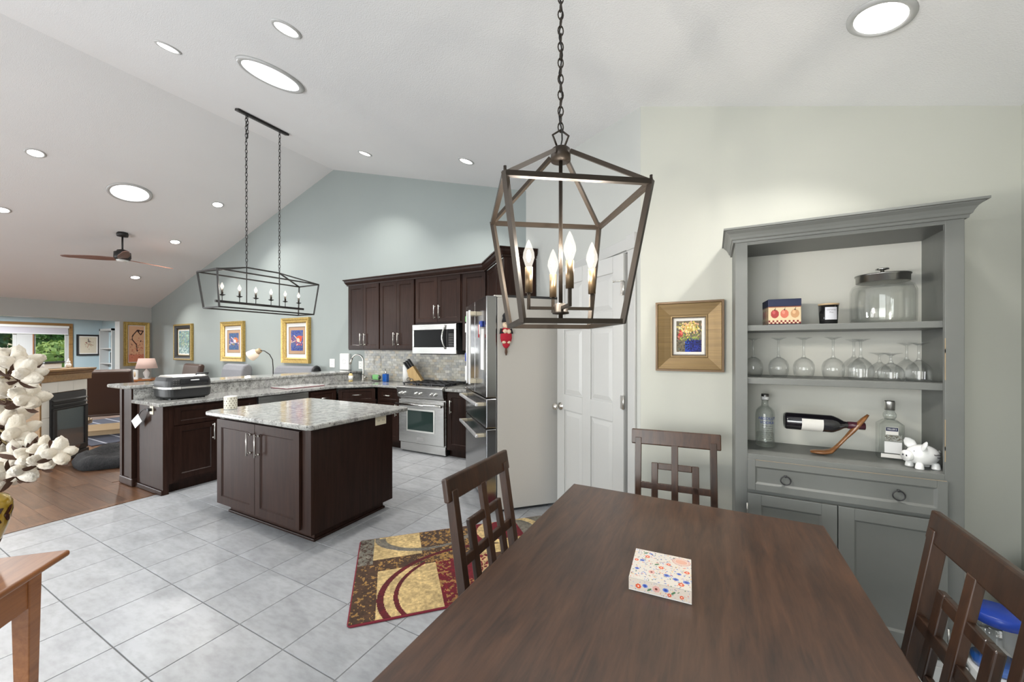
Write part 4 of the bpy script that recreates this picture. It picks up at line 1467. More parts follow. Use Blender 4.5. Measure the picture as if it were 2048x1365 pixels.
# raised frame around six panels
ST, MU = .115, .11
rows = [(.012 + .2, .95), (1.09, 1.66), (1.78, 2.06)]
mb.box(0, ST, -.010, 0, .012, DH).box(DL - ST, DL, -.010, 0, .012, DH).box(DL / 2 - MU / 2, DL / 2 + MU / 2, -.010, 0, .012, DH)
zz = [.012] + [z for r_ in rows for z in r_] + [DH]
for i in range(0, 8, 2):
    for a, b in ((ST, DL / 2 - MU / 2), (DL / 2 + MU / 2, DL - ST)):
        mb.box(a, b, -.010, 0, zz[i], zz[i + 1])
o = mb.build('leaf', 'white_trim', t, bevel=.004)
for a, b in ((ST, DL / 2 - MU / 2), (DL / 2 + MU / 2, DL - ST)):
    for z0, z1 in rows:
        p_ = MB()
        vs = [(a + .012, -.0005, z0 + .012), (b - .012, -.0005, z0 + .012), (b - .012, -.0005, z1 - .012), (a + .012, -.0005, z1 - .012),
              (a + .045, -.009, z0 + .045), (b - .045, -.009, z0 + .045), (b - .045, -.009, z1 - .045), (a + .045, -.009, z1 - .045)]
        p_.add(vs, [(0, 1, 5, 4), (1, 2, 6, 5), (2, 3, 7, 6), (3, 0, 4, 7), (4, 5, 6, 7)])
        p_.build('panel', 'white_trim', t)
kn = MB().lathe([(.034, 0), (.034, -.006), (.014, -.012), (.012, -.035), (.028, -.045), (.033, -.06), (.026, -.075), (0, -.078)], (.06, -.010, .975), 20, axis='Y').build('knob', 'nickel', t)
for z in (.28, 1.11, 1.93):
    MB().cyl((DL + .004, -.014, z - .05), (DL + .004, -.014, z + .05), .008, n=10).box(DL - .03, DL + .004, -.0125, -.008, z - .048, z + .048).build('hinge', 'nickel', t)
MB().cyl((DL + .004, -.014, 1.985), (DL - .06, -.05, 1.985), .004).ball((DL - .06, -.05, 1.985), .008).build('hinge_stop', 'nickel', t)
# casing
cs = MB().box(DO1 + .012, DO1 + .097, -.018, 0, 0, DOH + .0).box(DO1, DO1 + .012, -.002, .12, 0, DOH).box(DO0 - .012, DO0, -.002, .12, 0, DOH)
cs.box(DO0 - .097, DO0 - .012, -.018, 0, 0, DOH).box(DO0 - .1, DO1 + .1, -.018, 0, DOH, DOH + .085).box(DO0, DO1, -.002, .12, DOH - .012, DOH)
struct(cs.build('trim_2', 'white_trim', None, (PX, PY, 0), R45, bevel=.004))
MB().box(DO1 + .008, DO1 + .104, -.026, 0, DOH - .01, DOH + .1).build('corner_block', 'white_trim', bpy.data.objects['trim_2'], bevel=.004)
struct(MB().prism([(PX + .19, PY - .02), (-.36, YB + .13), (XRW, YB + .13), (XRW, YG), (PX + .19, YG)], 2.45, 2.5).build('ceiling_pantry', 'paint_ceiling'))
struct(MB().box(-.43, .10, YB - .016, YB, 0, .11).box(.985, XRW, YB - .016, YB, 0, .11).build('baseboard_dining', 'white_trim', bevel=.004))
struct(MB().box(XRW - .016, XRW, YN, YB - .016, 0, .11).build('baseboard_right', 'white_trim', bevel=.004))


# framed pictures
def frame_ring(w, h, bw, prof, mat, parent, name='frame'):
    """moulding of width bw with profile [(inset 0..1, depth)] mitred round a w x h opening; faces -Y, back at y=0"""
    vs, fs = [], []
    n = len(prof)
    for sx, sz in ((-1, -1), (1, -1), (1, 1), (-1, 1)):
        for q, dep in prof:
            i_ = bw * q
            vs.append((sx * (w / 2 - i_), -dep, sz * (h / 2 - i_)))
    for c_ in range(4):
        d_ = (c_ + 1) % 4
        for q in range(n - 1):
            fs.append((c_ * n + q, d_ * n + q, d_ * n + q + 1, c_ * n + q + 1))
    return MB().add(vs, fs).build(name, mat, parent)


def picture(label, loc, rz, w, h, bw, mat, art, dep=.035, mats=(), prof=None, glazed=False):
    """mats = [(width, material)] boards inside the frame; art = Paint filling what remains"""
    t = thing('framed_picture', label, 'picture', loc, rz)
    frame_ring(w, h, bw, prof or [(0, 0), (0, dep), (.3, dep * .9), (.55, dep * .75), (.8, dep * .8), (1, dep * .45), (1, .004)], mat, t)
    iw, ih = w - 2 * bw, h - 2 * bw
    y = -.006
    for mw, mm in mats:
        mb = MB().box(-iw / 2, iw / 2, y, y + .003, ih / 2 - mw, ih / 2).box(-iw / 2, iw / 2, y, y + .003, -ih / 2, -ih / 2 + mw)
        mb.box(-iw / 2, -iw / 2 + mw, y, y + .003, -ih / 2 + mw, ih / 2 - mw).box(iw / 2 - mw, iw / 2, y, y + .003, -ih / 2 + mw, ih / 2 - mw)
        mb.build('mat_board', mm, t)
        iw -= 2 * mw; ih -= 2 * mw; y += .0015
    MB().box(-iw / 2 - .01, iw / 2 + .01, -.001, .0, -ih / 2 - .01, ih / 2 + .01).build('backing', 'mat_board', t)
    art.panel('print', 'print_matte', iw, ih, t, (0, -.0022, 0))
    if glazed:
        MB().box(-w / 2 + bw, w / 2 - bw, -.012, -.011, -h / 2 + bw, h / 2 - bw).build('glazing', 'window_glass', t)
    return t


A = Paint(52, 66, (.42, .38, .30), .8)           # impasto bouquet in a blue vase
r = random.Random(5)
for _ in range(240):
    u, v = r.random(), r.random()
    A.disc(u, v, r.uniform(.015, .035), r.choice([(.30, .28, .22), (.5, .47, .38), (.38, .42, .38), (.58, .52, .46), (.22, .22, .20)]), .015, rot=r.uniform(0, 3))
A.rect(.34, .98, 0, .38, (.07, .12, .42)).rect(.34, .52, 0, .34, (.08, .26, .62))
for _ in range(90):
    A.disc(r.uniform(.36, .97), r.uniform(0, .42), .03, r.choice([(.06, .07, .28), (.10, .16, .50), (.16, .22, .62), (.05, .05, .18)]), .014, rot=r.uniform(0, 3))
for _ in range(170):
    u, v = r.gauss(.5, .2), r.gauss(.78, .1)
    A.disc(u, v, .035, r.choice([(.88, .76, .36), (.80, .64, .30), (.92, .86, .62), (.74, .70, .36), (.90, .70, .55)]), .022, rot=r.uniform(0, 3))
for _ in range(34):
    A.disc(r.gauss(.16, .05), r.gauss(.56, .05), .035, r.choice([(.78, .22, .20), (.86, .45, .38), (.66, .16, .18)]), .024, rot=r.uniform(0, 3))
for _ in range(40):
    A.disc(r.uniform(.15, .9), r.gauss(.47, .05), .03, r.choice([(.45, .52, .22), (.62, .66, .30), (.35, .45, .30)]), .018, rot=r.uniform(0, 3))
picture('wide gilt framed painting of a bouquet in a blue vase on the dining wall', (-.135, YB, 1.577), 0, .395, .447, .102, 'bronze_gilt', A, .032, [(.021, 'mat_board')],
        [(0, 0), (0, .030), (.04, .034), (.10, .034), (.13, .028), (.5, .020), (.85, .014), (.88, .018), (.96, .018), (1, .010), (1, .004)])
tt = bpy.data.objects['framed_picture']
bd = MB()
for q in range(28):
    for s in (-1, 1):
        bd.ball((-.092 + q * .0068, -.018, s * .118), .0026, nu=6, nv=4)
for q in range(34):
    for s in (-1, 1):
        bd.ball((s * .092, -.018, -.115 + q * .007), .0026, nu=6, nv=4)
bd.build('beading', 'gilt_dark', tt)
frame_ring(.399, .451, .012, [(0, 0), (0, .036), (1, .036), (1, .03)], 'gilt_dark', tt, 'outer_edge')

# ------------------------------------------------------------------ hutch
HY = 2.38
t = hutch = thing('hutch', 'grey painted hutch with open shelves above a drawer and doors', 'hutch', (0, 0, 0))
MB().box(.108, .125, HY + .02, YB - .002, .0, 2.073).build('side_panel', 'hutch_paint', t)
MB().box(.957, .975, HY + .02, YB - .002, .0, 2.073).build('side_panel', 'hutch_paint', t)
MB().box(.108, .165, HY, HY + .02, 0, 2.073).build('post', 'hutch_paint', t, bevel=.0015)
MB().box(.907, .967, HY, HY + .02, 0, 2.073).build('post', 'hutch_paint', t, bevel=.0015)
MB().box(.165, .907, HY, HY + .02, 2.045, 2.073).build('frieze', 'hutch_paint', t)
MB().box(.125, .957, HY + .02, YB - .002, 2.053, 2.073).build('top_board', 'hutch_paint', t)
HP = [(0, 2.062), (.010, 2.062), (.012, 2.074), (.018, 2.078), (.022, 2.09), (.030, 2.105), (.043, 2.117), (.046, 2.122), (.055, 2.123), (.055, 2.133), (0, 2.133)]
crown(HP, [(.108, YB - .002), (.108, HY), (.967, HY), (.967, YB - .002)], 'cornice', 'hutch_paint', t)
SH1, SH2, HC = 1.622, 1.342, .944
MB().box(.125, .957, YB - .003, YB - .0005, HC, 2.053).build('upper_back', 'paint_backboard', t)  # added sheet; its paler colour makes up for weak light behind the shelves
MB().box(.125, .957, HY + .026, YB - .003, SH1 - .030, SH1).build('shelf', 'hutch_paint', t, bevel=.002)
MB().box(.125, .957, HY + .026, YB - .003, SH2 - .031, SH2).build('shelf', 'hutch_paint', t, bevel=.002)
MB().box(.125, .957, HY + .02, YB - .002, .916, HC).box(.165, .907, HY - .001, HY + .02, .916, HC).build('counter', 'hutch_paint', t, bevel=.002)
MB().box(.165, .907, HY + .004, HY + .02, .1, .918).build('carcass', 'hutch_paint', t)
MB().box(.125, .957, YB - .010, YB - .002, .1, .916).build('lower_back', 'hutch_paint', t)
dw = shaker(MB(), .164, .909, .762, .919, HY, .02, .034, .034).build('drawer', 'hutch_paint', t, bevel=.0015)
for x in (.327, .749):
    MB().torus((x, HY - .026, .832), .021, .0028, 'Y', 24, 8).build('ring_pull', 'cast_iron', dw)
    MB().ball((x, HY - .022, .853), .007).build('ring_mount', 'cast_iron', dw)
for a, b in ((.164, .532), (.536, .909)):
    d_ = shaker(MB(), a, b, .155, .742, HY, .02, .06, .055).build('door', 'hutch_paint', t, bevel=.0015)
for z in (.25, .66):
    MB().cyl((.9105, HY - .021, z - .03), (.9105, HY - .021, z + .03), .004).build('hinge', 'nickel', t)
    MB().cyl((.1625, HY - .021, z - .03), (.1625, HY - .021, z + .03), .004).build('hinge', 'nickel', t)
MB().box(.1, .975, HY - .014, HY - .001, 0, .125).box(.1, .975, HY - .02, HY - .014, .0, .10).build('base_moulding', 'white_trim', t, bevel=.004)
rub = MB()
rr_ = random.Random(2)
for zc in (.9195,):
    rub.box(.20, .905, HY - .0208, HY - .0195, zc - .0005, zc + .0006)
for z0 in (1.36, 1.05, 1.48, 1.0, .62):
    rub.box(.9065, .9085, HY - .0008, HY + .001, z0, z0 + rr_.uniform(.06, .14))
rub.build('worn_edge', 'hutch_rub', t)
pins = MB()
for z in (1.08, 1.14, 1.2, 1.26, 1.46, 1.52, 1.68, 1.74, 1.8, 1.86, 1.92):
    pins.cyl((.9575, HY + .09, z), (.9555, HY + .09, z), .003, n=8)
pins.build('shelf_pin_holes', 'dark_slot', t)

# --- things on the top shelf
P_ = Paint(120, 84, (.82, .74, .60), 1.2)
P_.rect(0, 1, .73, 1, (.13, .15, .20)).speck(P_.V > .75, 26, .55, (.22, .25, .32), .8)
P_.rect(0, 1, .69, .73, (.55, .30, .22))
for k_, (u, cc) in enumerate([(.2, (.62, .20, .20)), (.5, (.78, .42, .34)), (.82, (.74, .56, .40))]):
    P_.disc(u, .44, .155, cc, .165).disc(u - .03, .5, .06, tuple(min(1, q + .12) for q in cc), .07).disc(u, .60, .03, (.25, .17, .10), .025).line((u, .6), (u + .02, .67), .02, (.25, .18, .10))
ck = ((np.floor(P_.U * 16) + np.floor(P_.V / .0625)) % 2 == 0) & (P_.V < .19) & (P_.V > .06)
P_.rect(0, 1, 0, .06, (.14, .12, .16)).put((P_.V < .19) & (P_.V > .06), (.84, .74, .62)).put(ck, (.45, .08, .10))
t = thing('apple_tin', 'square tin printed with apples and a red checked border', 'tin', (.334, 2.555, SH1 + .001), math.radians(4))
MB().box(-.072, .072, -.075, .075, 0, .137).build('tin', 'mat_board', t, bevel=.002)
P_.panel('front_print', 'print_gloss', .144, .137, t, (0, -.0758, .0685))
P_.panel('side_print', 'print_gloss', .15, .137, t, (-.0728, 0, .0685), (0, 0, -PI / 2))
MB().box(-.074, .074, -.077, .077, .1, .139).build('lid', 'navy', t, bevel=.002)
t = thing('jar_candle', 'dark glass jar candle with a paper label and wooden lid', 'candle', (.535, 2.535, SH1 + .001))
MB().lathe([(.034, 0), (.037, .004), (.0425, .1), (.040, .1), (.036, .012), (0, .01)], n=28).build('jar', 'black_gloss', t)
MB().lathe([(.043, .1), (.0435, .108), (0, .109)], n=28).build('lid', 'pine_wood', t)
P_ = Paint(16, 14, (.80, .80, .83))
P_.panel('label_paper', 'print_matte', .052, .064, t, (0, 0, .056), (0, 0, math.radians(5)), wrap=.0418)
o = lettering('Christmas', .0095, 'letter_dark', t, (0, 0, .074), (0, 0, math.radians(5)), wrap=.0424)
o = lettering('Pine', .0095, 'letter_dark', t, (0, 0, .061), (0, 0, math.radians(5)), wrap=.0424)
t = thing('cookie_jar', 'large glass jar with a brushed steel lid', 'jar', (.757, 2.575, SH1 + .001))
MB().lathe([(0, .002), (.10, .002), (.122, .01), (.124, .03), (.124, .165), (.115, .19), (.098, .2), (.098, .212)], n=40).build('glass_body', 'clear_glass', t)
MB().lathe([(.098, .0115), (.118, .014), (.1185, .03), (.119, .16), (.111, .184)], n=40).build('inner_wall', 'clear_glass', t)
MB().lathe([(.099, .207), (.101, .208), (.101, .238), (.105, .241), (.104, .246), (.03, .252), (0, .252)], n=40).build('lid', 'lid_steel', t)
MB().lathe([(.008, .25), (.008, .268), (.026, .272), (.026, .277), (0, .279)], n=20).build('lid_knob', 'steel_polished', t)

# --- stemware upside down on the middle shelf
def goblet(label, x, y, bowl, stem, foot, mat, grp):
    """bowl = profile [(r,z)] from the rim (z=0) upwards; then stem height, foot radius"""
    t = thing('wine_glass', label, 'glass', (x, y, SH2 + .001), random.uniform(0, 3), grp)
    MB().lathe(bowl, n=32).build('bowl', mat, t)
    z0 = bowl[-1][1]
    MB().lathe([(.012, z0 - .004), (.0058, z0 + .012), (.0046, z0 + stem * .5), (.006, z0 + stem - .006), (.012, z0 + stem)], n=16).build('stem', mat, t)
    z1 = z0 + stem
    MB().lathe([(.011, z1 - .004), (.022, z1 + .003), (foot, z1 + .0075), (foot, z1 + .009), (.01, z1 + .0095), (0, z1 + .0095)], n=32).build('foot', mat, t)
    return t


balloon = [(.037, 0), (.044, .022), (.0475, .045), (.046, .068), (.038, .088), (.024, .101), (.011, .108)]
grp = 'balloon wine glasses on the middle shelf'
for lb, x, y in (('balloon wine glass standing upside down, leftmost on the hutch shelf', .205, 2.555), ('balloon wine glass upside down, second from the left on the hutch shelf', .322, 2.55),
                 ('balloon wine glass upside down, third from the left under the candle', .432, 2.54), ('balloon wine glass upside down, fourth from the left before the cut crystal', .553, 2.53)):
    goblet(lb, x, y, balloon, .098, .036, 'crystal', grp)


def cut_bowl(R_, H):
    pr = []
    for q in range(13):
        s = q / 12
        rr = R_ * (1 - .08 * (1 - s)) * (1 - max(0, (s - .45) / .55) ** 2 * .82)
        pr.append((rr * (1 + (.035 if q % 2 else -.01)), H * s))
    return pr


grp = 'cut crystal glasses on the middle shelf'
goblet('tall cut crystal goblet upside down, right of the balloon glasses', .662, 2.53, cut_bowl(.052, .11), .085, .036, 'crystal', grp)
goblet('tall cut crystal goblet upside down, behind the other tall one', .668, 2.66, cut_bowl(.05, .11), .085, .036, 'crystal', grp)
goblet('short cut crystal glass upside down, in front below the cookie jar', .772, 2.52, cut_bowl(.05, .085), .04, .042, 'crystal', grp)
goblet('short cut crystal glass upside down, behind the front short one', .765, 2.64, cut_bowl(.046, .085), .04, .042, 'crystal', grp)
goblet('cut crystal goblet upside down, rightmost in the front of the shelf', .872, 2.52, cut_bowl(.047, .1), .075, .036, 'crystal', grp)
goblet('cut crystal goblet upside down, at the back right corner of the shelf', .875, 2.66, cut_bowl(.045, .1), .075, .036, 'crystal', grp)

# --- bottles and the piggy bank on the hutch counter
t = thing('vodka_bottle', 'clear round-shouldered vodka bottle with blue lettering', 'bottle', (.265, 2.60, HC + .001), math.radians(8))
t.scale = (1.0, 1.0, 1.1)
BR = .0465
MB().lathe([(0, .003), (.040, 0), (.0455, .006), (BR, .02), (BR, .165), (.043, .185), (.03, .2), (.0185, .208), (.0165, .222), (.0165, .25)], n=32).build('glass', 'bottle_glass', t)
MB().lathe([(.036, .008), (.042, .014), (.0425, .07), (0, .071)], n=28).build('liquid', 'clear_glass', t)
MB().lathe([(.0185, .238), (.0185, .268), (.0165, .27), (0, .27)], n=20).build('cap', 'pewter', t)
MB().lathe([(.0187, .24), (.0187, .256)], n=20).build('cap_band', 'letter_white', t)
lettering('ABSOLUT', .019, 'letter_blue', t, (0, 0, .148), (0, 0, 0), wrap=BR + .0006, squash=1.15)
lettering('VODKA', .019, 'letter_blue', t, (0, 0, .127), (0, 0, 0), wrap=BR + .0006, squash=1.1)
sc_ = MB()
for q in range(7):
    for s_ in range(9):
        a0 = -.55 + s_ * .125
        z = .109 - q * .011
        sc_.add([((BR + .0005) * math.sin(a), -(BR + .0005) * math.cos(a), zz_) for a in (a0, a0 + .095 - .03 * ((q + s_) % 3)) for zz_ in (z, z + .0028)], [(0, 2, 3, 1)])
sc_.build('script_lines', 'pewter', t)
# wine bottle balanced in a leaning wooden holder
t = thing('wine_holder', 'curved wooden wine bottle holder leaning with the bottle neck through it', 'bottle holder', (.515, 2.535, HC + .001))
mb = MB().tube([(-.055, 0, .010), (-.03, 0, .011), (.0, 0, .012), (.028, 0, .020), (.045, 0, .036), (.065, -.002, .064), (.09, -.003, .1), (.115, -.003, .135), (.137, -.003, .168), (.158, -.003, .198), (.176, -.003, .222)], .012, 12,
               radii=[.006, .0105, .0115, .0115, .0095, .008, .0085, .0115, .0125, .010, .005])
o = mb.build('paddle', 'olive_wood', t)
for v_ in o.data.vertices:
    k_ = 2.6 if v_.co.z < .03 else 1.7
    v_.co.y *= k_
t = thing('wine_bottle', 'dark red wine bottle with white label held almost level', 'bottle', (.678, 2.531, HC + .164))
t.rotation_euler = (0, math.radians(-.3), PI)      # neck towards +x, tilted slightly down
t.scale = (1.04, 1.16, 1.16)
wb = [(0, .012), (.02, .01), (.034, .0), (.0385, .008), (.0385, .19), (.037, .2), (.028, .222), (.017, .24), (.0145, .25), (.0145, .31), (.0155, .312), (.0155, .32), (0, .32)]
MB().lathe([(r_, .06 - z_ + .19 + .07) for r_, z_ in wb][::-1], n=28, axis='X').build('glass', 'wine_glass_dark', t)
MB().lathe([(.0158, .0), (.0158, .065), (.0, .066)][::-1] + [(0, -.001)], n=20, axis='X').build('foil', 'wine_foil', t)
vs = []
for q in range(13):
    a = math.radians(60 + 100 * q / 12)
    for x_ in (.165, .252):
        vs.append((x_, .0389 * math.sin(a), .0389 * math.cos(a)))
MB().add(vs, [(2 * q, 2 * q + 1, 2 * q + 3, 2 * q + 2) for q in range(12)], True).build('label_paper', 'mat_board', t)
# square gin bottle
t = thing('gin_bottle', 'square clear bottle with a silver cap and blue label', 'bottle', (.793, 2.602, HC + .001), math.radians(-4))
t.scale = (1.06, 1.06, 1.2)
loft([(rrect(.088, .062, .012), .0), (rrect(.092, .066, .014), .006), (rrect(.092, .066, .014), .145), (rrect(.05, .045, .016), .162), (rrect(.034, .034, .0165), .165)], 'glass', 'bottle_glass', t, closed=False)
MB().lathe([(.017, .163), (.024, .175), (.024, .187), (.017, .198), (.0165, .205)], n=24).build('neck', 'bottle_glass', t)
MB().lathe([(.0185, .203), (.0185, .238), (.0178, .242), (0, .243)], n=24).build('cap', 'steel_satin', t)
MB().box(-.022, .022, -.0345, -.0336, .104, .135).build('label_paper', 'mat_board', t)
MB().box(-.021, .021, -.0349, -.0343, .119, .134).build('label_block', 'navy', t)
lettering("MILLER'S", .0095, 'letter_white', t, (0, -.0353, .1265), squash=.92)
MB().box(-.026, .034, -.0345, -.0336, .028, .075).build('front_label', 'paper_white', t)
P_ = Paint(40, 18, (.62, .64, .62), 2.0)
P_.speck(P_.V >= 0, 9, .55, (.30, .29, .27), .8).speck(P_.V >= 0, 16, .62, (.45, .38, .28), .7)
P_.panel('map_print', 'print_matte', .06, .027, t, (.006, -.0342, .09))
MB().box(-.038, .034, -.0345, -.0336, .008, .024).build('base_label', 'mat_board', t)
# piggy bank
t = thing('piggy_bank', 'glossy white ceramic piggy bank with black lettering', 'piggy bank', (.866, 2.468, HC + .001), math.radians(22))
t.scale = (1.14, 1.14, 1.14)
o = MB().ball((.0, 0, .052), .055, .043, .042, 28, 18).build('body', 'ceramic_white', t)
MB().lathe([(.021, 0), (.0225, .004), (.020, .02), (.0, .026)], (-.066, 0, .048), 20, axis='X').move(Matrix.Identity(4)).build('snout', 'ceramic_white', t)
MB().ball((-.0665, -.008, .05), .0025, .003, .004).ball((-.0665, .008, .05), .0025, .003, .004).build('nostrils', 'letter_dark', t)
MB().ball((-.046, -.017, .071), .0018).ball((-.046, .017, .071), .0018).build('eyes', 'letter_dark', t)
for s in (-1, 1):
    e = MB().lathe([(.012, -.012), (.017, .004), (.019, .016), (.012, .032), (0, .040)], n=16, sy=.4)
    e.move(Matrix.Translation((-.018, s * .022, .083)) @ Matrix.Rotation(-s * .75, 4, 'X') @ Matrix.Rotation(-.15, 4, 'Y') @ Matrix.Rotation(PI / 2 + s * .6, 4, 'Z')).build('ear', 'ceramic_white', t)
    for x in (-.03, .03):
        MB().lathe([(.014, 0), (.014, .004), (.011, .022), (.008, .026)], (x, s * .022, 0), 16).build('foot', 'ceramic_white', t)
MB().tube([(.053, 0, .055), (.06, .004, .062), (.062, -.004, .066), (.058, -.002, .07)], .0035, 8).build('tail', 'ceramic_white', t)
o = lettering('Vacation', .0095, 'letter_dark', t, (.018, -.0415, .062), (PI / 2 - .25, 0, math.radians(16)))
o = lettering('Fund', .0095, 'letter_dark', t, (.024, -.0415, .051), (PI / 2, 0, math.radians(20)))

# things on the floor right of the hutch
t = thing('storage_crate', 'low white storage crate on the floor right of the hutch', 'crate', (1.13, 2.47, 0))
MB().box(-.15, .15, -.22, .22, 0, .15).build('bin', 'white_plastic', t, bevel=.01)
MB().box(-.155, .155, -.225, .225, .135, .155).build('rim', 'white_plastic', t, bevel=.004)
t = thing('plastic_jar', 'clear plastic jar with a blue screw lid on the white crate', 'jar', (1.065, 2.38, .156))
MB().lathe([(.075, 0), (.08, .01), (.08, .19), (.07, .205)], n=28).build('jar', 'clear_glass', t)
MB().lathe([(.083, .2), (.083, .235), (.078, .24), (0, .24)], n=28).build('lid', 'blue_plastic', t)
MB().lathe([(.076, .004), (.0765, .03), (0, .031)], n=24).build('contents', 'soap_blue', t)
t = thing('white_carton', 'white and red carton standing on the crate beside the plastic jar', 'carton', (1.205, 2.45, .156))
MB().box(-.05, .07, -.1, .1, 0, .33).build('carton', 'paper_white', t, bevel=.002)
MB().lathe([(.0, -.001), (.035, -.001), (.035, 0), (0, 0)], (-.0505, -.03, .22), 20, axis='X').build('red_mark', 'red_paint', t)
t = thing('charger_plug', 'cream charger block with a short prong on top of the white carton', 'charger', (1.215, 2.45, .4865))
MB().box(-.045, .045, -.03, .03, .0, .05).build('case', 'almond_plastic', t, bevel=.006)
MB().cyl((0, 0, .05), (0, 0, .085), .009).build('prong', 'almond_plastic', t)
MB().tube([(.04, -.02, .02), (.055, -.04, .03), (.06, -.08, .02), (.055, -.1, .01)], .011, 8).build('cable', 'almond_plastic', t)

# ------------------------------------------------------------------ lantern over the table
def chain_links(mb, top, bottom, pitch, R_, r_, asp=1.45):
    top, bottom = Vector(top), Vector(bottom)
    n = int((top - bottom).length / pitch)
    for q in range(n):
        p = bottom.lerp(top, (q + .5) / n)
        if q % 2:
            mb.torus(p, R_, r_, 'X', 12, 6, 1.0, asp)
        else:
            mb.torus(p, R_, r_, 'Y', 12, 6, 1.0, asp)
    return mb


def candle(parent, p, hs, r_, bulb_h, bulb_r, watts, mat, cup=False):
    """sleeve, bulb and its light at p (base of the sleeve)"""
    s = MB().cyl(p, (p[0], p[1], p[2] + hs), r_, n=14)
    if cup:
        s.lathe([(.02, -.004), (.026, .0), (.02, .004)], p, 14)
    s.build('candle_sleeve', mat, parent)
    z = p[2] + hs
    b = MB().lathe([(bulb_r * .5, 0), (bulb_r * .62, bulb_h * .08), (bulb_r, bulb_h * .34), (bulb_r * .92, bulb_h * .52), (bulb_r * .45, bulb_h * .82), (bulb_r * .12, bulb_h * .97), (0, bulb_h)], (p[0], p[1], z), 18).build('bulb', 'bulb_glass', parent)
    MB().ball((p[0], p[1], z + bulb_h * .4), bulb_r * .34, bulb_r * .34, bulb_h * .22, 12, 8).build('filament', watts, b)


LX, LY, LA = -.49, 1.325, math.radians(35)
ZT, ZB = 2.02, 1.588
t = thing('lantern_pendant', 'open cage bronze lantern pendant with four candle bulbs over the dining table', 'pendant light', (LX, LY, 0), LA)
BW = .0165
HTP, HBT = .230, .165          # half sides of the top and bottom squares
cor = [(-1, -1), (1, -1), (1, 1), (-1, 1)]
for q in range(4):
    a, b = cor[q], cor[(q + 1) % 4]
    MB().bar((a[0] * HTP, a[1] * HTP, ZT), (b[0] * HTP, b[1] * HTP, ZT), BW).build('top_rail', 'bronze', t)
    MB().bar((a[0] * HBT, a[1] * HBT, ZB), (b[0] * HBT, b[1] * HBT, ZB), BW).build('bottom_rail', 'bronze', t)
    MB().bar((a[0] * HBT, a[1] * HBT, ZB - .006), (a[0] * HTP, a[1] * HTP, ZT + .006), BW).build('upright', 'bronze', t)
    MB().bar((a[0] * HTP, a[1] * HTP, ZT), (a[0] * .03, a[1] * .03, 2.205), BW * .85).build('roof_bar', 'bronze', t)
    MB().cyl((a[0] * HTP, a[1] * HTP, ZT), (a[0] * HTP, a[1] * HTP, ZT + .022), .005, n=10).build('finial', 'bronze', t)
MB().lathe([(.036, 2.182), (.036, 2.22), (.03, 2.226), (.012, 2.235), (0, 2.236)], n=24).build('hub', 'bronze', t)
MB().tube([(-.014, 0, 2.235), (-.030, 0, 2.275), (0, 0, 2.295), (.030, 0, 2.275), (.014, 0, 2.235)], .004, 8).build('loop', 'bronze', t)
MB().cyl((0, 0, 1.63), (0, 0, 2.19), .0072, n=12).build('centre_rod', 'bronze', t)
MB().lathe([(.008, 1.605), (.008, 1.622), (.03, 1.625), (.03, 1.632), (.026, 1.634), (.026, 1.658), (.012, 1.664)], n=20).build('lower_hub', 'bronze', t)
for q in range(4):
    a = q * PI / 2
    ex, ey = .118 * math.cos(a), .118 * math.sin(a)
    MB().bar((.02 * math.cos(a), .02 * math.sin(a), 1.645), (ex, ey, 1.645), .011).bar((ex, ey, 1.64), (ex, ey, 1.705), .011).build('arm', 'bronze', t)
    candle(t, (ex, ey, 1.7), .092, .0138, .1, .0215, 'filament', 'bronze_candle')
zc = ceil_z(LX)
chain_links(MB(), (0, 0, zc - .03), (0, 0, 2.29), .0285, .0098, .0023, 1.75).build('chain', 'bronze', t)
MB().tube([(.006 * math.sin(q * 1.3), .006 * math.cos(q * 1.3), 2.23 + (zc - 2.25) * q / 30) for q in range(31)], .0028, 6).build('cord', 'iron_black', t)
MB().lathe([(.0, -.04), (.03, -.035), (.065, -.015), (.068, .015), (0, .02)], (0, 0, zc), 24).build('canopy', 'bronze', t)

# ------------------------------------------------------------------ linear chandelier over the bar
KX, KY = -5.42, 3.0875
t = thing('linear_chandelier', 'long black cage chandelier with six candle bulbs over the peninsula', 'chandelier', (KX, KY, 0))
tw, tl, bw_, bl = .23, .6615, .18, .6165
zt, zb, za = 2.445, 2.0, 2.56
b_ = .017
tc = [(-tw, -tl), (tw, -tl), (tw, tl), (-tw, tl)]
bc = [(-bw_, -bl), (bw_, -bl), (bw_, bl), (-bw_, bl)]
for q in range(4):
    a, b = tc[q], tc[(q + 1) % 4]
    MB().bar(a + (zt,), b + (zt,), b_).build('top_rail', 'iron_black', t)
    c_, d_ = bc[q], bc[(q + 1) % 4]
    MB().bar(c_ + (zb,), d_ + (zb,), b_).build('bottom_rail', 'iron_black', t)
    MB().bar(c_ + (zb,), a + (zt,), b_).build('upright', 'iron_black', t)
    MB().bar(a + (zt,), (0, -.215 if a[1] < 0 else .215, za), b_ * .9).build('roof_bar', 'iron_black', t)
MB().bar((0, -.215, za), (0, .215, za), b_).build('ridge_bar', 'iron_black', t)
for s in (-1, 1):
    MB().bar((0, s * .215, 2.08), (0, s * .215, za + .02), .009).build('hanger_rod', 'iron_black', t)
    top = ceil_z(KX) - .02
    chain_links(MB(), (0, s * .22, top), (0, s * .215, za + .02), .05, .0125, .004, 2.1).build('chain', 'iron_black', t)
chain_links(MB(), (.02, -.215, top - .02), (.02, -.215, top - .32), .05, .0125, .004, 2.1).build('spare_chain', 'iron_black', t)
MB().bar((0, -.575, 2.083), (0, .575, 2.083), .028, .028).build('lamp_bar', 'iron_black', t)
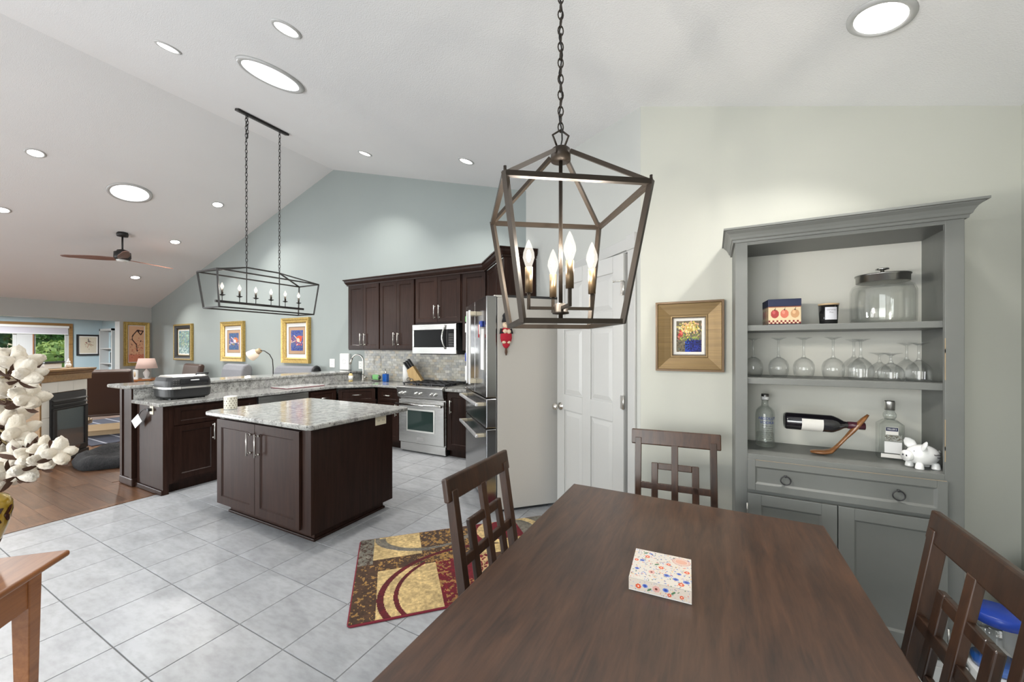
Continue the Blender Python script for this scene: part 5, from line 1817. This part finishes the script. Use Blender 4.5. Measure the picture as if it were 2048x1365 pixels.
for q in range(6):
    y = -.5 + q * .2
    MB().cyl((0, y, 2.085), (0, y, 2.165), .0045, n=8).build('stem', 'iron_black', t)
    MB().lathe([(.006, 2.155), (.034, 2.168), (.035, 2.172), (.01, 2.17)], (0, y, 0), 16).build('drip_cup', 'iron_black', t)
    candle(t, (0, y, 2.17), .07, .0115, .085, .021, 'filament_small', 'bronze')
cv = MB().box(-.045, .045, -.335, .335, -.03, 0)
o = cv.build('ceiling_plate', 'iron_black', t, (0, 0, ceil_z(KX)), bevel=.006)
o.rotation_euler = (0, math.atan(.2877), 0)

# ------------------------------------------------------------------ ceiling lights
def tilt(x):
    return math.atan(-(SR if x >= XR else SL))


def downlight(label, x, y, watts=17, r_=.075):
    t = thing('recessed_light', label, 'ceiling light', (x, y, ceil_z(x)), 0, 'recessed ceiling lights')
    t.rotation_euler = (0, tilt(x), 0)
    MB().lathe([(r_, -.004), (r_ + .004, -.010), (r_ + .016, -.010), (r_ + .026, -.003), (r_ + .027, 0)], n=32).build('trim_ring', 'white_trim', t)
    MB().lathe([(0, -.006), (r_ + .001, -.005)], n=32).build('lens', 'led_lens', t)
    area_light('downlight', (0, 0, -.013), (0, 0, 0), r_ * 1.9, 0, watts, (1.0, .97, .92), t, True).data.spread = math.radians(115)
    return t


downlight('recessed light on the right slope above the hutch', .61, 2.09, 11, .085)
for lb, x, y in (('recessed light high on the kitchen slope, upper left of the skylight tube', -4.55, 1.72), ('recessed light on the kitchen slope, right of the skylight tube', -2.74, 1.72),
                 ('recessed light on the kitchen slope above the left wall cabinets', -4.43, 3.93), ('recessed light on the kitchen slope above the microwave', -2.68, 3.93),
                 ('recessed light in the near row of the living slope, close to the ridge', -8.36, 1.69), ('recessed light in the near row of the living slope, at the left picture edge', -10.07, 1.69),
                 ('recessed light in the far row of the living slope, close to the ridge', -8.33, 3.9), ('recessed light in the far row of the living slope, beside the fan', -10.0, 3.9),
                 ('recessed light in the far row of the living slope, lowest one', -11.95, 3.91), ('recessed light in the near row of the living slope, third from the ridge', -11.95, 1.69)):
    downlight(lb, x, y, 25 if x > -5 and y > 3 else 14 if x > -5 else 30)


def skylight(label, x, y):
    t = thing('skylight_tube', label, 'skylight', (x, y, ceil_z(x)))
    t.rotation_euler = (0, tilt(x), 0)
    MB().lathe([(.235, -.012), (.25, -.02), (.275, -.016), (.285, 0)], n=48).build('trim_ring', 'white_trim', t)
    MB().lathe([(0, -.026), (.12, -.022), (.237, -.012)], n=48).build('diffuser', 'tube_lens', t)
    area_light('skylight_daylight', (0, 0, -.035), (0, 0, 0), .44, 0, 34, DAY, t, True)


skylight('round tubular skylight on the kitchen slope above the island', -3.72, 2.19)
skylight('round tubular skylight on the living room slope near the fan', -8.70, 2.78)

# ------------------------------------------------------------------ ceiling fan
FX, FYY = -10.07, 3.11
t = thing('ceiling_fan', 'three-blade walnut ceiling fan on a black rod', 'ceiling fan', (FX, FYY, 0))
zc = ceil_z(FX)
o = MB().lathe([(.08, 0), (.085, -.03), (.08, -.075), (.02, -.08)], (0, 0, zc + .012), 24).build('canopy', 'iron_black', t)
MB().cyl((0, 0, 3.34), (0, 0, zc - .05), .014, n=12).build('rod', 'iron_black', t)
MB().lathe([(.03, 3.40), (.075, 3.385), (.085, 3.36), (.12, 3.345), (.125, 3.24), (.10, 3.2), (.0, 3.195)], n=28).build('motor_housing', 'iron_black', t)
MB().lathe([(.09, 3.2), (.08, 3.17), (0, 3.16)], n=24).build('light_kit', 'white_plastic', t)
for a in (78, 198, 318):
    a = math.radians(a) + YAW
    mb = MB()
    L, n = .84, 10
    vs, fs = [], []
    for q in range(n + 1):
        s = q / n
        x = .1 + s * (L - .1 + .06)
        wd = .05 + .035 * math.sin(PI * min(1, s * 1.15 + .1)) if q < n else .012
        wd = max(wd, .02)
        for e, hgt in ((-1, -.018), (1, .018)):
            vs.append((x, e * wd, 3.215 + e * wd * .22 + .006))
            vs.append((x, e * wd, 3.215 + e * wd * .22 - .006))
    for q in range(n):
        b = q * 4
        fs += [(b, b + 4, b + 6, b + 2), (b + 1, b + 3, b + 7, b + 5), (b, b + 1, b + 5, b + 4), (b + 2, b + 6, b + 7, b + 3)]
    fs += [(0, 2, 3, 1), (4 * n, 4 * n + 1, 4 * n + 3, 4 * n + 2)]
    o = MB().add(vs, fs).build('blade', 'fan_walnut', t)
    o.rotation_euler = (0, 0, a)

# ------------------------------------------------------------------ fireplace, set diagonally and facing the kitchen
# local x runs along the front (away from the camera), local y into the body; front faces -y
fo = (-7.42, 1.52)
t = thing('fireplace', 'honey oak fireplace with stone surround and black glass firebox', 'fireplace', (fo[0], fo[1], 0), math.radians(135))
# mirrored frame: local +x = (-.707,.707), local +y = (-.707,-.707)
FWD = .80
MB().box(.02, FWD - .02, .0, .5, .0, 1.06).build('body', 'honey_oak', t)
st = MB()
st.box(.02, .14, -.02, 0, 0, .92).box(FWD - .14, FWD - .02, -.02, 0, 0, .92).box(.02, FWD - .02, -.02, 0, .92, 1.06)
MB().box(.02, .138, -.02, -.001, .002, .305).build('stone_slab', 'stone_tile', t, bevel=.002)
MB().box(.02, .138, -.02, -.001, .308, .612).build('stone_slab', 'stone_tile', t, bevel=.002)
MB().box(.02, .138, -.02, -.001, .615, .918).build('stone_slab', 'stone_tile', t, bevel=.002)
MB().box(FWD - .06, FWD - .02, -.02, -.001, .002, .918).build('stone_slab', 'stone_tile', t, bevel=.002)
for a, b in ((.02, .27), (.273, .53), (.533, FWD - .02)):
    MB().box(a, b, -.02, -.001, .921, 1.065).build('stone_slab', 'stone_tile', t, bevel=.002)
MB().extrude_x([(.5, 1.065), (-.03, 1.065), (-.032, 1.155), (-.05, 1.165), (-.055, 1.185), (-.085, 1.2), (-.09, 1.225), (.52, 1.225)], -.04, FWD + .05).build('mantel', 'honey_oak', t, bevel=.003)
MB().box(-.005, .02, -.022, .5, 0, 1.066).build('side_panel', 'honey_oak', t, bevel=.003)
fb = MB().box(.142, FWD - .064, -.035, .3, .02, .912).build('firebox', 'black_matte', t)
for z in (.83, .775, .72):
    MB().extrude_x([(-.036, z), (-.06, z - .018), (-.06, z - .026), (-.036, z - .008)], .15, FWD - .07).build('louvre', 'iron_black', fb)
MB().box(.15, FWD - .07, -.06, -.036, .1, .17).box(.15, .2, -.06, -.036, .17, .69).box(FWD - .12, FWD - .07, -.06, -.036, .17, .69).box(.15, FWD - .07, -.06, -.036, .69, .715).build('door_frame', 'iron_black', fb, bevel=.004)
MB().box(.2, FWD - .12, -.05, -.045, .17, .69).build('glass_door', 'window_glass', fb)
MB().box(.2, FWD - .12, -.044, -.038, .17, .69).build('glass_back', 'smoked_glass', fb)
MB().box(.15, FWD - .07, -.07, -.036, .02, .09).build('lower_vent', 'iron_black', fb, bevel=.003)

c45 = .70711


def on_mantel(x, y, z=1.226):
    return (fo[0] - c45 * x - c45 * y, fo[1] + c45 * x - c45 * y, z)


o = thing('mantel_box', 'grey electronics box with a black top on the fireplace mantel', 'box', on_mantel(.42, .22), math.radians(135))
MB().box(-.14, .14, -.1, .1, 0, .07).build('case', 'white_plastic', o, bevel=.006)
MB().box(-.16, .16, -.12, .12, .075, .1).build('cover', 'black_gloss', o, bevel=.004)
MB().box(-.12, .12, -.08, .08, .07, .076).build('spacer', 'black_matte', o)
o = thing('mantel_figurine', 'small white rabbit-eared figurine at the right end of the mantel', 'figurine', on_mantel(.72, .15), 0)
MB().ball((0, 0, .035), .03, .03, .035).ball((0, 0, .08), .02, .02, .022).build('body', 'ceramic_white', o)
MB().ball((-.012, 0, .11), .006, .006, .02).ball((.012, 0, .11), .006, .006, .02).build('ears', 'ceramic_white', o)
o = thing('pinecone_cluster', 'brown dried pine cone arrangement at the left end of the mantel', 'arrangement', on_mantel(.12, .2), 0)
rn = random.Random(8)
for q in range(6):
    a = q * 1.05
    p = (.05 * math.cos(a), .06 * math.sin(a), .03)
    mb = MB().ball(p, .028, .028, .034, 10, 7)
    for e in range(16):
        b1, b2 = rn.uniform(0, 2 * PI), rn.uniform(-.5, 1.2)
        mb.ball((p[0] + .027 * math.cos(b1) * math.cos(b2), p[1] + .027 * math.sin(b1) * math.cos(b2), p[2] + .032 * math.sin(b2)), .01, .01, .005, 6, 4)
    mb.build('pine_cone', 'husk' if q % 2 else 'twig', o)

# white barred panel left of the fireplace
t = thing('barred_gate', 'white upright barred panel standing left of the fireplace', 'gate', (-7.95, 1.02, 0), math.radians(20))
MB().box(-.85, 0, -.015, .015, .02, .06).box(-.85, 0, -.015, .015, .9, .94).build('rail', 'white_trim', t)
for q in range(9):
    MB().box(-.85 + q * .104, -.82 + q * .104, -.012, .012, .0, .94).build('bar', 'white_trim', t)

# pet bed
t = thing('pet_bed', 'black plush oval pet bed on the oak floor beside the peninsula', 'pet bed', (-7.10, 2.27, 0), math.radians(135))
n = 40
secs = []
pb = MB()
vs, fs = [], []
rn = random.Random(4)
prof = [(.0, .03), (.48, .03), (.60, .045), (.69, .10), (.80, .155), (.92, .13), (1.0, .07), (.97, .005), (.9, .0)]
for q in range(n):
    a = 2 * PI * q / n
    wob = 1 + .02 * math.sin(5 * a) + .015 * math.sin(9 * a + 1)
    for r_, z_ in prof:
        vs.append((r_ * .62 * math.cos(a) * wob, r_ * .50 * math.sin(a) * wob, z_ * (1 + .12 * math.sin(7 * a))))
m_ = len(prof)
for q in range(n):
    q2 = (q + 1) % n
    for e in range(m_ - 1):
        fs.append((q * m_ + e, q2 * m_ + e, q2 * m_ + e + 1, q * m_ + e + 1)[::-1])
pb.add(vs, fs, True)
pb.build('cushion', 'plush_dark', t)


# ------------------------------------------------------------------ seating beyond the bar
def slab(mb, p, w, th, h, lean, round_=.05, n=4):
    pass


# brown leather lounge chair on a wooden base, its back towards the camera
t = thing('lounge_chair', 'brown leather lounge chair with a wooden base behind the fireplace', 'armchair', (-9.55, 2.80, .0125), math.radians(62))
# local: front = +y, back = -y
MB().extrude_x([(-.26, .30), (-.16, .34), (-.55, 1.1), (-.62, 1.14), (-.69, 1.10)], -.38, .38).build('backrest', 'leather_brown', t, bevel=.03)
MB().extrude_x([(-.30, .32), (.42, .36), (.42, .5), (-.22, .5)], -.34, .34).build('seat', 'leather_brown', t, bevel=.03)
for s in (-1, 1):
    MB().bar((s * .36, -.5, .16), (s * .36, .45, .16), .05, .07).build('runner', 'pine_wood', t)
    MB().bar((s * .36, -.25, .16), (s * .36, -.15, .62), .05, .05).bar((s * .36, .3, .16), (s * .36, .33, .6), .05, .05).bar((s * .36, -.3, .62), (s * .36, .36, .6), .06, .035).build('arm', 'pine_wood', t)
MB().bar((-.38, -.5, .16), (.38, -.5, .16), .05, .1).build('cross_bar', 'pine_wood', t)
MB().bar((-.36, .3, .05), (.36, .3, .05), .06, .1).bar((-.36, -.3, .06), (.36, -.3, .06), .06, .12).build('plinth', 'pine_wood', t)
t = thing('living_rug', 'dark blue striped rug under the lounge chair', 'rug', (-9.9, 3.0, .001), 0)
MB().box(-1.5, 1.5, -.75, .75, 0, .01).build('pile', 'rug_blue', t)
for q in range(5):
    MB().box(-1.5, 1.5, -.6 + q * .28, -.575 + q * .28, .0095, .0112).build('stripe', 'rug_stripe', t)
# second brown chair
t = thing('armchair', 'brown leather armchair with rounded back near the far wall', 'armchair', (-11.05, 4.3, 0), math.radians(172))
MB().extrude_x([(-.30, .35), (-.18, .35), (-.30, 1.1), (-.36, 1.14), (-.42, 1.1)], -.56, .56).build('backrest', 'leather_brown', t, bevel=.05, seg=3)
MB().box(-.45, .45, -.3, .4, .12, .48).build('seat', 'leather_brown', t, bevel=.04)
for s in (-1, 1):
    MB().box(s * .52 - .07, s * .52 + .07, -.32, .42, 0, .62).build('arm', 'leather_brown', t, bevel=.04)
# grey fabric chairs with rounded tops
for lb, x, y, rz in (('grey woven fabric chair under the middle gold picture', -9.12, 4.28, 177), ('grey woven fabric chair with a dark roll, right of the floor lamp', -6.92, 4.24, 192)):
    t = thing('fabric_chair', lb, 'armchair', (x, y, 0), math.radians(rz), 'grey chairs behind the bar')
    pts = [(-.28, .3), (-.16, .3), (-.24, 1.04), (-.28, 1.13), (-.36, 1.175), (-.44, 1.13), (-.46, 1.04), (-.40, .55)]
    MB().extrude_x(pts, -.44, .44).build('backrest', 'grey_weave', t, bevel=.04, seg=3)
    MB().box(-.37, .37, -.28, .4, .14, .48).build('seat', 'grey_weave', t, bevel=.04)
    for s in (-1, 1):
        MB().box(s * .43 - .06, s * .43 + .06, -.3, .4, .02, .62).build('arm', 'grey_weave', t, bevel=.03)
    MB().box(-.4, -.3, -.25, -.15, 0, .15).box(.3, .4, -.25, -.15, 0, .15).box(-.4, -.3, .25, .35, 0, .15).box(.3, .4, .25, .35, 0, .15).build('feet', 'black_matte', t)
    if 'roll' in lb:
        MB().cyl((-.44, -.35, 1.07), (-.47, -.35, 1.07), .10, n=20).torus((-.46, -.35, 1.07), .08, .028, 'X', 20, 8).build('side_roll', 'black_matte', t)
# arc floor lamp
t = thing('floor_lamp', 'slim floor lamp with a lit white shade leaning over the bar chairs', 'floor lamp', (-7.45, 4.42, 0))
MB().lathe([(.14, 0), (.14, .02), (.02, .03), (.012, .04)], n=24).build('base', 'iron_black', t)
MB().tube([(0, 0, .03), (0, 0, .6), (0, 0, 1.12), (-.01, -.005, 1.28), (-.06, -.03, 1.38), (-.15, -.075, 1.45), (-.24, -.12, 1.46)], .009, 8).build('pole', 'iron_black', t)
ax = Vector((-.75, -.45, -.55)).normalized()
p0 = Vector((-.22, -.11, 1.465))
MB().cyl(p0, p0 + ax * .07, .045, .055, 16).build('collar', 'pine_wood', t)
q_ = ax.to_track_quat('Z', 'Y').to_matrix().to_4x4()
MB().lathe([(.05, .0), (.085, .05), (.1, .16), (.097, .16), (.08, .055), (.04, .01)], n=24).move(Matrix.Translation(p0 + ax * .06) @ q_).build('shade', 'lamp_shade_lit', t)
bl_ = MB().lathe([(0, .0), (.04, .02), (.075, .06), (.088, .12), (0, .13)], n=20).move(Matrix.Translation(p0 + ax * .06) @ q_).build('bulb', 'lamp_bulb', t)
d = bpy.data.lights.new('floor_lamp_light', 'POINT'); d.energy = 6; d.color = (1, .85, .68); d.shadow_soft_size = .05
o = link(bpy.data.objects.new('floor_lamp_light', d), t); o.location = p0 + ax * .27
# corner table with a lamp
t = thing('end_table', 'wooden end table in the far living room corner', 'table', (-12.95, 4.4, 0))
MB().box(-.35, .35, -.3, .3, .68, .72).build('table_top', 'cherry_console', t, bevel=.006)
for sx in (-1, 1):
    for sy in (-1, 1):
        MB().box(sx * .3 - .025, sx * .3 + .025, sy * .25 - .025, sy * .25 + .025, 0, .68).build('leg', 'cherry_console', t)
t = thing('table_lamp', 'table lamp with a pink drum shade in the far corner', 'lamp', (-12.78, 4.4, .721))
MB().lathe([(.09, 0), (.09, .02), (.03, .03), (.06, .1), (.07, .16), (.02, .24), (.01, .26)], n=24).build('base', 'ceramic_white', t)
MB().lathe([(.215, .27), (.155, .52)], n=32).build('shade', 'lamp_linen', t)
MB().cyl((0, 0, .25), (0, 0, .5), .006).build('stem', 'nickel', t)
MB().ball((0, 0, .40), .035).build('bulb', 'lamp_bulb', t)
d = bpy.data.lights.new('table_lamp_light', 'POINT'); d.energy = 34; d.color = (1, .72, .5); d.shadow_soft_size = .04
o = link(bpy.data.objects.new('table_lamp_light', d), t); o.location = (0, 0, .46)
t = thing('table_clock', 'white framed clock standing on the end table by the lamp', 'clock', (-12.75, 4.18, .721))
MB().box(-.1, .1, -.02, .02, 0, .24).build('case', 'white_plastic', t, bevel=.01)
MB().lathe([(0, -.001), (.07, -.001), (.07, 0)], (0, -.02, .13), 24, axis='Y').build('dial', 'pine_wood', t)
t = thing('side_chair', 'light wooden side chair with white cushion behind the peninsula end', 'chair', (-8.75, 3.35, .0125), math.radians(100))
MB().box(-.22, .22, -.22, .22, .42, .46).build('seat', 'paper_white', t, bevel=.015)
for sx in (-1, 1):
    MB().bar((sx * .2, -.2, 0), (sx * .2, -.24, .9), .035, .035).bar((sx * .2, .2, 0), (sx * .2, .2, .43), .035, .035).build('leg', 'pine_wood', t)
MB().bar((-.2, -.235, .82), (.2, -.235, .82), .02, .1).bar((-.2, -.225, .62), (.2, -.225, .62), .02, .05).build('backrest', 'pine_wood', t)

# ------------------------------------------------------------------ pictures in the living room
A = Paint(34, 68, (.86, .66, .52), .52)          # blossom branch on a warm ground
A.put(A.V < .2, (.82, .46, .36), .7).put(A.V > .6, (.84, .68, .54), .6)
for p, q in (((.95, .86), (.55, .88)), ((.95, .86), (.78, .76)), ((.55, .88), (.25, .72)), ((.25, .72), (.22, .62)), ((.22, .62), (.5, .48)), ((.55, .88), (.78, .76)), ((.5, .48), (.55, .3))):
    A.line(p, q, .034, (.20, .10, .09))
r = random.Random(6)
for _ in range(70):
    A.disc(r.uniform(.1, .95), abs(r.gauss(.35, .14)), .014, r.choice([(.62, .14, .10), (.30, .12, .10), (.90, .66, .50), (.70, .22, .16)]), .008, rot=r.uniform(0, 3))
A.disc(.78, .58, .03, (.25, .14, .12), .018)
picture('gold framed print of a blossom branch on orange ground in the living corner', (XLW + .001, 4.525, 1.615), PI / 2, .52, 1.17, .085, 'gold_leaf', A, .05, [(.018, 'mat_board')])
A = Paint(26, 52, (.45, .56, .56), .5)           # blue-green forest
r = random.Random(7)
for _ in range(160):
    u, v = r.random(), r.random()
    A.disc(u, v, r.uniform(.02, .05), r.choice([(.38, .50, .52), (.55, .66, .60), (.30, .42, .50), (.62, .70, .62), (.48, .58, .42)] if v > .3 else [(.66, .74, .72), (.55, .65, .66), (.75, .80, .78)]), .02, rot=r.uniform(0, 3))
for u in (.25, .45, .7):
    A.line((u, .25), (u + .02, 1), .02, (.62, .55, .45), .7)
picture('dark framed tall blue-green forest painting on the gable wall', (-11.91, YG, 1.655), 0, .89, .9, .115, 'black_matte', A, .06, [(.016, 'gold_leaf'), (.03, 'mat_board')])
tt = [o_ for o_ in bpy.data.objects if o_.get('label', '').startswith('dark framed tall')][0]
frame_ring(.91, .92, .05, [(0, 0), (0, .05), (.5, .062), (1, .05)], 'gold_leaf', tt, 'outer_edge')
for seed, lb, x, pal in ((8, 'gold framed small abstract in blue and orange left of the floor lamp', -9.64, [(.16, .30, .44), (.22, .40, .55), (.75, .42, .25), (.85, .80, .85), (.45, .55, .35), (.55, .35, .55)]),
                         (9, 'gold framed abstract in blue red and orange right of the floor lamp', -7.36, [(.14, .20, .48), (.20, .30, .60), (.80, .30, .16), (.88, .72, .62), (.62, .14, .24), (.35, .30, .50)])):
    A = Paint(40, 60, (.30, .34, .50), .66)
    r = random.Random(seed)
    for _ in range(180):
        u, v = r.random(), r.random()
        c_ = pal[0:2] if (v > .7 or v < .25) else pal
        A.disc(u, v, r.uniform(.02, .06), r.choice(c_), r.uniform(.012, .03), rot=r.uniform(0, 3))
    A.disc(.68, .58, .15, pal[2], .16).disc(.6, .52, .08, pal[3], .1).line((.25, .75), (.75, .42), .04, pal[3])
    picture(lb, (x, YG, 1.655), 0, .92 if seed == 8 else .87, .9, .105, 'gold_leaf', A, .06, [(.085 if seed == 8 else .07, 'mat_board'), (.01, 'gilt_dark'), (.06, 'tan_board')])
A = Paint(34, 34, (.80, .76, .68), 1.0)
r = random.Random(10)
for _ in range(60):
    A.disc(r.gauss(.55, .12), r.gauss(.6, .15), .03, r.choice([(.70, .66, .52), (.55, .45, .38), (.62, .40, .34), (.38, .34, .34), (.74, .70, .56)]), .016, rot=r.uniform(0, 3))
A.line((.5, .85), (.55, .7), .06, (.35, .30, .32)).line((.55, .6), (.45, .35), .03, (.62, .36, .30))
picture('black framed pale flower sketch on the blue sunroom wall', (SX + .001, 4.61, 1.60), PI / 2, .52, .66, .05, 'black_matte', A, .04, [(.03, 'mat_board')])

# ------------------------------------------------------------------ console table at the lower left, gold vase, cotton
cu, cv_ = (.71, -.704), (-.704, -.71)
cc0 = (-2.128, .516)
t = thing('console_table', 'cherry wood console table corner at the left picture edge', 'table', (cc0[0], cc0[1], 0), math.atan2(cu[1], cu[0]))
# local x along cu; local y = rotated left of cu = (.704,.71); the table lies at local y < 0
CL, CD = 1.05, .42
MB().box(0, CL, -CD, 0, .727, .75).build('table_top', 'cherry_console', t, bevel=.009, seg=4)
MB().box(.06, CL - .06, -.075, -.055, .60, .727).box(.06, CL - .06, -CD + .055, -CD + .075, .60, .727).box(.055, .075, -CD + .06, -.06, .6, .727).box(CL - .075, CL - .055, -CD + .06, -.06, .6, .727).build('apron', 'cherry_console', t)
for x in (.075, CL - .075):
    for y in (-.075, -CD + .075):
        MB().frustum((x - .016, x + .016, y - .016, y + .016), 0, (x - .026, x + .026, y - .026, y + .026), .727).build('leg', 'cherry_console', t, bevel=.003)
VX, VY = -2.262, .322
t = thing('gold_vase', 'gold ceramic vase with dark painted leaves on the console table', 'vase', (VX, VY, .751))
vs_ = .82
vp = [(.045, 0), (.048, .006), (.055, .03), (.078, .09), (.098, .15), (.110, .21), (.110, .245), (.098, .27), (.074, .285), (.066, .29), (.069, .298), (.06, .298), (.055, .28)]
vp = [(a_ * vs_ * .92, b_ * vs_) for a_, b_ in vp]
MB().lathe(vp, n=40).build('body', 'gold_ceramic', t)
MB().lathe([(a_ + .0006, b_) for a_, b_ in vp[:4]], n=40).build('glazed_foot', 'brown_glaze', t)
lf = MB()
def vr(z):
    for (r0, z0), (r1, z1) in zip(vp, vp[1:]):
        if z0 <= z <= z1:
            return r0 + (r1 - r0) * (z - z0) / (z1 - z0)
    return .1
for q in range(14):
    a0 = q * 2 * PI / 14
    for zc_, sl in ((.178, .35), (.152, -.35)):
        vs = []
        for e in range(9):
            s = e / 8
            wd = .012 * math.sin(PI * s)
            aa = a0 + (s - .5) * .42
            for d_ in (-1, 1):
                z = zc_ + sl * (s - .5) * .07 + d_ * wd
                rr = vr(z) + .0012
                vs.append((rr * math.cos(aa), rr * math.sin(aa), z))
        lf.add(vs, [(2 * e, 2 * e + 1, 2 * e + 3, 2 * e + 2) for e in range(8)], True)
lf.build('painted_leaves', 'brown_glaze', t)
# cotton branches: bolls located by their direction from the camera and the depth of the branch


def at(px, py, dep):
    a, b = (px - 1024) / FPX, (HOR - py) / FPX
    return Vector((dep * (-math.sin(YAW) + a * math.cos(YAW)), dep * (math.cos(YAW) + a * math.sin(YAW)), EYE + dep * b))


def boll_mesh(seed, rad):
    """four or five elongated, puffy locks fanning out of the husk, with a frayed surface"""
    rn_ = random.Random(seed)
    mb = MB()
    nl = 5 if seed % 2 else 4
    for k_ in range(nl):
        a = 2 * PI * k_ / nl + rn_.uniform(-.25, .25)
        lk = MB().ball((0, 0, 0), rad * rn_.uniform(.36, .44), rad * rn_.uniform(.32, .40), rad * rn_.uniform(.66, .80), 18, 14)
        tl = rn_.uniform(.55, .95)
        d_ = Vector((math.sin(tl) * math.cos(a), math.sin(tl) * math.sin(a), math.cos(tl)))
        q_ = d_.to_track_quat('Z', 'X').to_matrix().to_4x4()
        lk.move(Matrix.Translation(d_ * rad * .52 + Vector((0, 0, -rad * .25))) @ q_)
        mb.add(lk.v, lk.f, True)
    mb.ball((0, 0, rad * .1), rad * .42, rad * .42, rad * .45, 14, 9)
    out = []
    for p in mb.v:
        n_ = math.sin(p[0] * 260 + seed) * math.sin(p[1] * 230 + seed * 2) * math.sin(p[2] * 250 + 1) + .5 * math.sin(p[0] * 610) * math.sin(p[2] * 570 + seed)
        out.append(tuple(c_ * (1 + .085 * n_) for c_ in p))
    mb.v = out
    return mb


def husk_mesh(rad):
    mb = MB()
    for k_ in range(4):
        a = 2 * PI * k_ / 4 + .4
        vs = []
        for e in range(6):
            s = e / 5
            w_ = rad * .15 * math.sin(PI * min(.98, s * .9 + .08))
            ph = s * 1.45
            rr = rad * 1.0 * math.sin(ph)
            zz_ = rad * (-.95 * math.cos(ph) + .0)
            for d_ in (-1, 1):
                vs.append((rr * math.cos(a) - d_ * w_ * math.sin(a), rr * math.sin(a) + d_ * w_ * math.cos(a), zz_))
        mb.add(vs, [(2 * e, 2 * e + 1, 2 * e + 3, 2 * e + 2) for e in range(5)], True)
    return mb


boll_m = [boll_mesh(s, .047).mesh('boll', 'cotton') for s in range(5)]
husk_m = husk_mesh(.047).mesh('husk', 'husk')
branches = [
    ('dried cotton branch with the topmost bolls in the gold vase', [(12, 720, 1.30, 1.2), (42, 728, 1.27, 1.15), (22, 750, 1.34, 1.1), (54, 750, 1.22, 1.0), (4, 742, 1.36, 1.1)]),
    ('dried cotton branch reaching right across the fireplace edge', [(20, 778, 1.33, 1.25), (56, 797, 1.27, 1.15), (8, 800, 1.4, 1.1), (34, 790, 1.38, 1.0)]),
    ('dried cotton branch at mid height in the gold vase', [(18, 836, 1.30, 1.2), (34, 866, 1.26, 1.2), (6, 862, 1.34, 1.1), (8, 886, 1.3, 1.1)]),
    ('dried cotton branch stretching farthest right over the oak floor', [(64, 894, 1.24, .9), (88, 896, 1.20, .8), (119, 906, 1.15, 1.0)]),
    ('dried cotton branch in the lower right of the cotton bunch', [(36, 912, 1.22, 1.05), (66, 914, 1.20, 1.0), (86, 920, 1.17, .95)]),
    ('dried cotton branch hanging lowest in the gold vase', [(10, 916, 1.28, 1.15), (24, 940, 1.24, 1.1), (50, 938, 1.2, 1.05), (6, 956, 1.28, 1.1)]),
]
vm = Vector((VX, VY, .998))
rn = random.Random(21)
for lb, bolls in branches:
    t = thing('cotton_branch', lb, 'dried branch', (VX, VY, .998), 0, 'cotton branches in the gold vase')
    pos = [at(px, py, dep) - vm for px, py, dep, s in bolls]
    # stem: from inside the vase, up and over, past each boll
    cen = sum(pos, Vector()) / len(pos)
    mid = Vector((cen.x * .35, cen.y * .35, max(.12, cen.z * .6 + .12)))
    order = sorted(pos, key=lambda p: (p - mid).length)
    hubp = mid.lerp(cen, .75) + Vector((0, 0, -.01))
    pts = [Vector((0, 0, -.2)), Vector((0, 0, 0)), mid, hubp]
    sm = []
    for a, b in zip(pts, pts[1:]):
        sm += [a.lerp(b, q / 4) for q in range(4)]
    sm.append(hubp)
    st = MB().tube(sm, .004, 6, radii=[.0045 - .0015 * q / len(sm) for q in range(len(sm))])
    for p in order:
        d_ = (p - hubp)
        st.tube([hubp, hubp.lerp(p, .5) + Vector((0, 0, -.012)), p], .0024, 6)
    st.build('stem', 'twig', t)
    for p, (px, py, dep, s) in zip(pos, bolls):
        o = link(bpy.data.objects.new('boll', boll_m[rn.randrange(5)]), t)
        o.location = p
        d_ = (p - hubp)
        d_ = d_ if d_.length > .01 else Vector((.3, .3, 1))
        d_ = (d_.normalized() + Vector((rn.uniform(-.4, .4), rn.uniform(-.4, .4), .5))).normalized()
        o.rotation_euler = d_.to_track_quat('Z', 'Y').to_euler()
        o.scale = (s, s, s)
        link(bpy.data.objects.new('husk', husk_m), o)
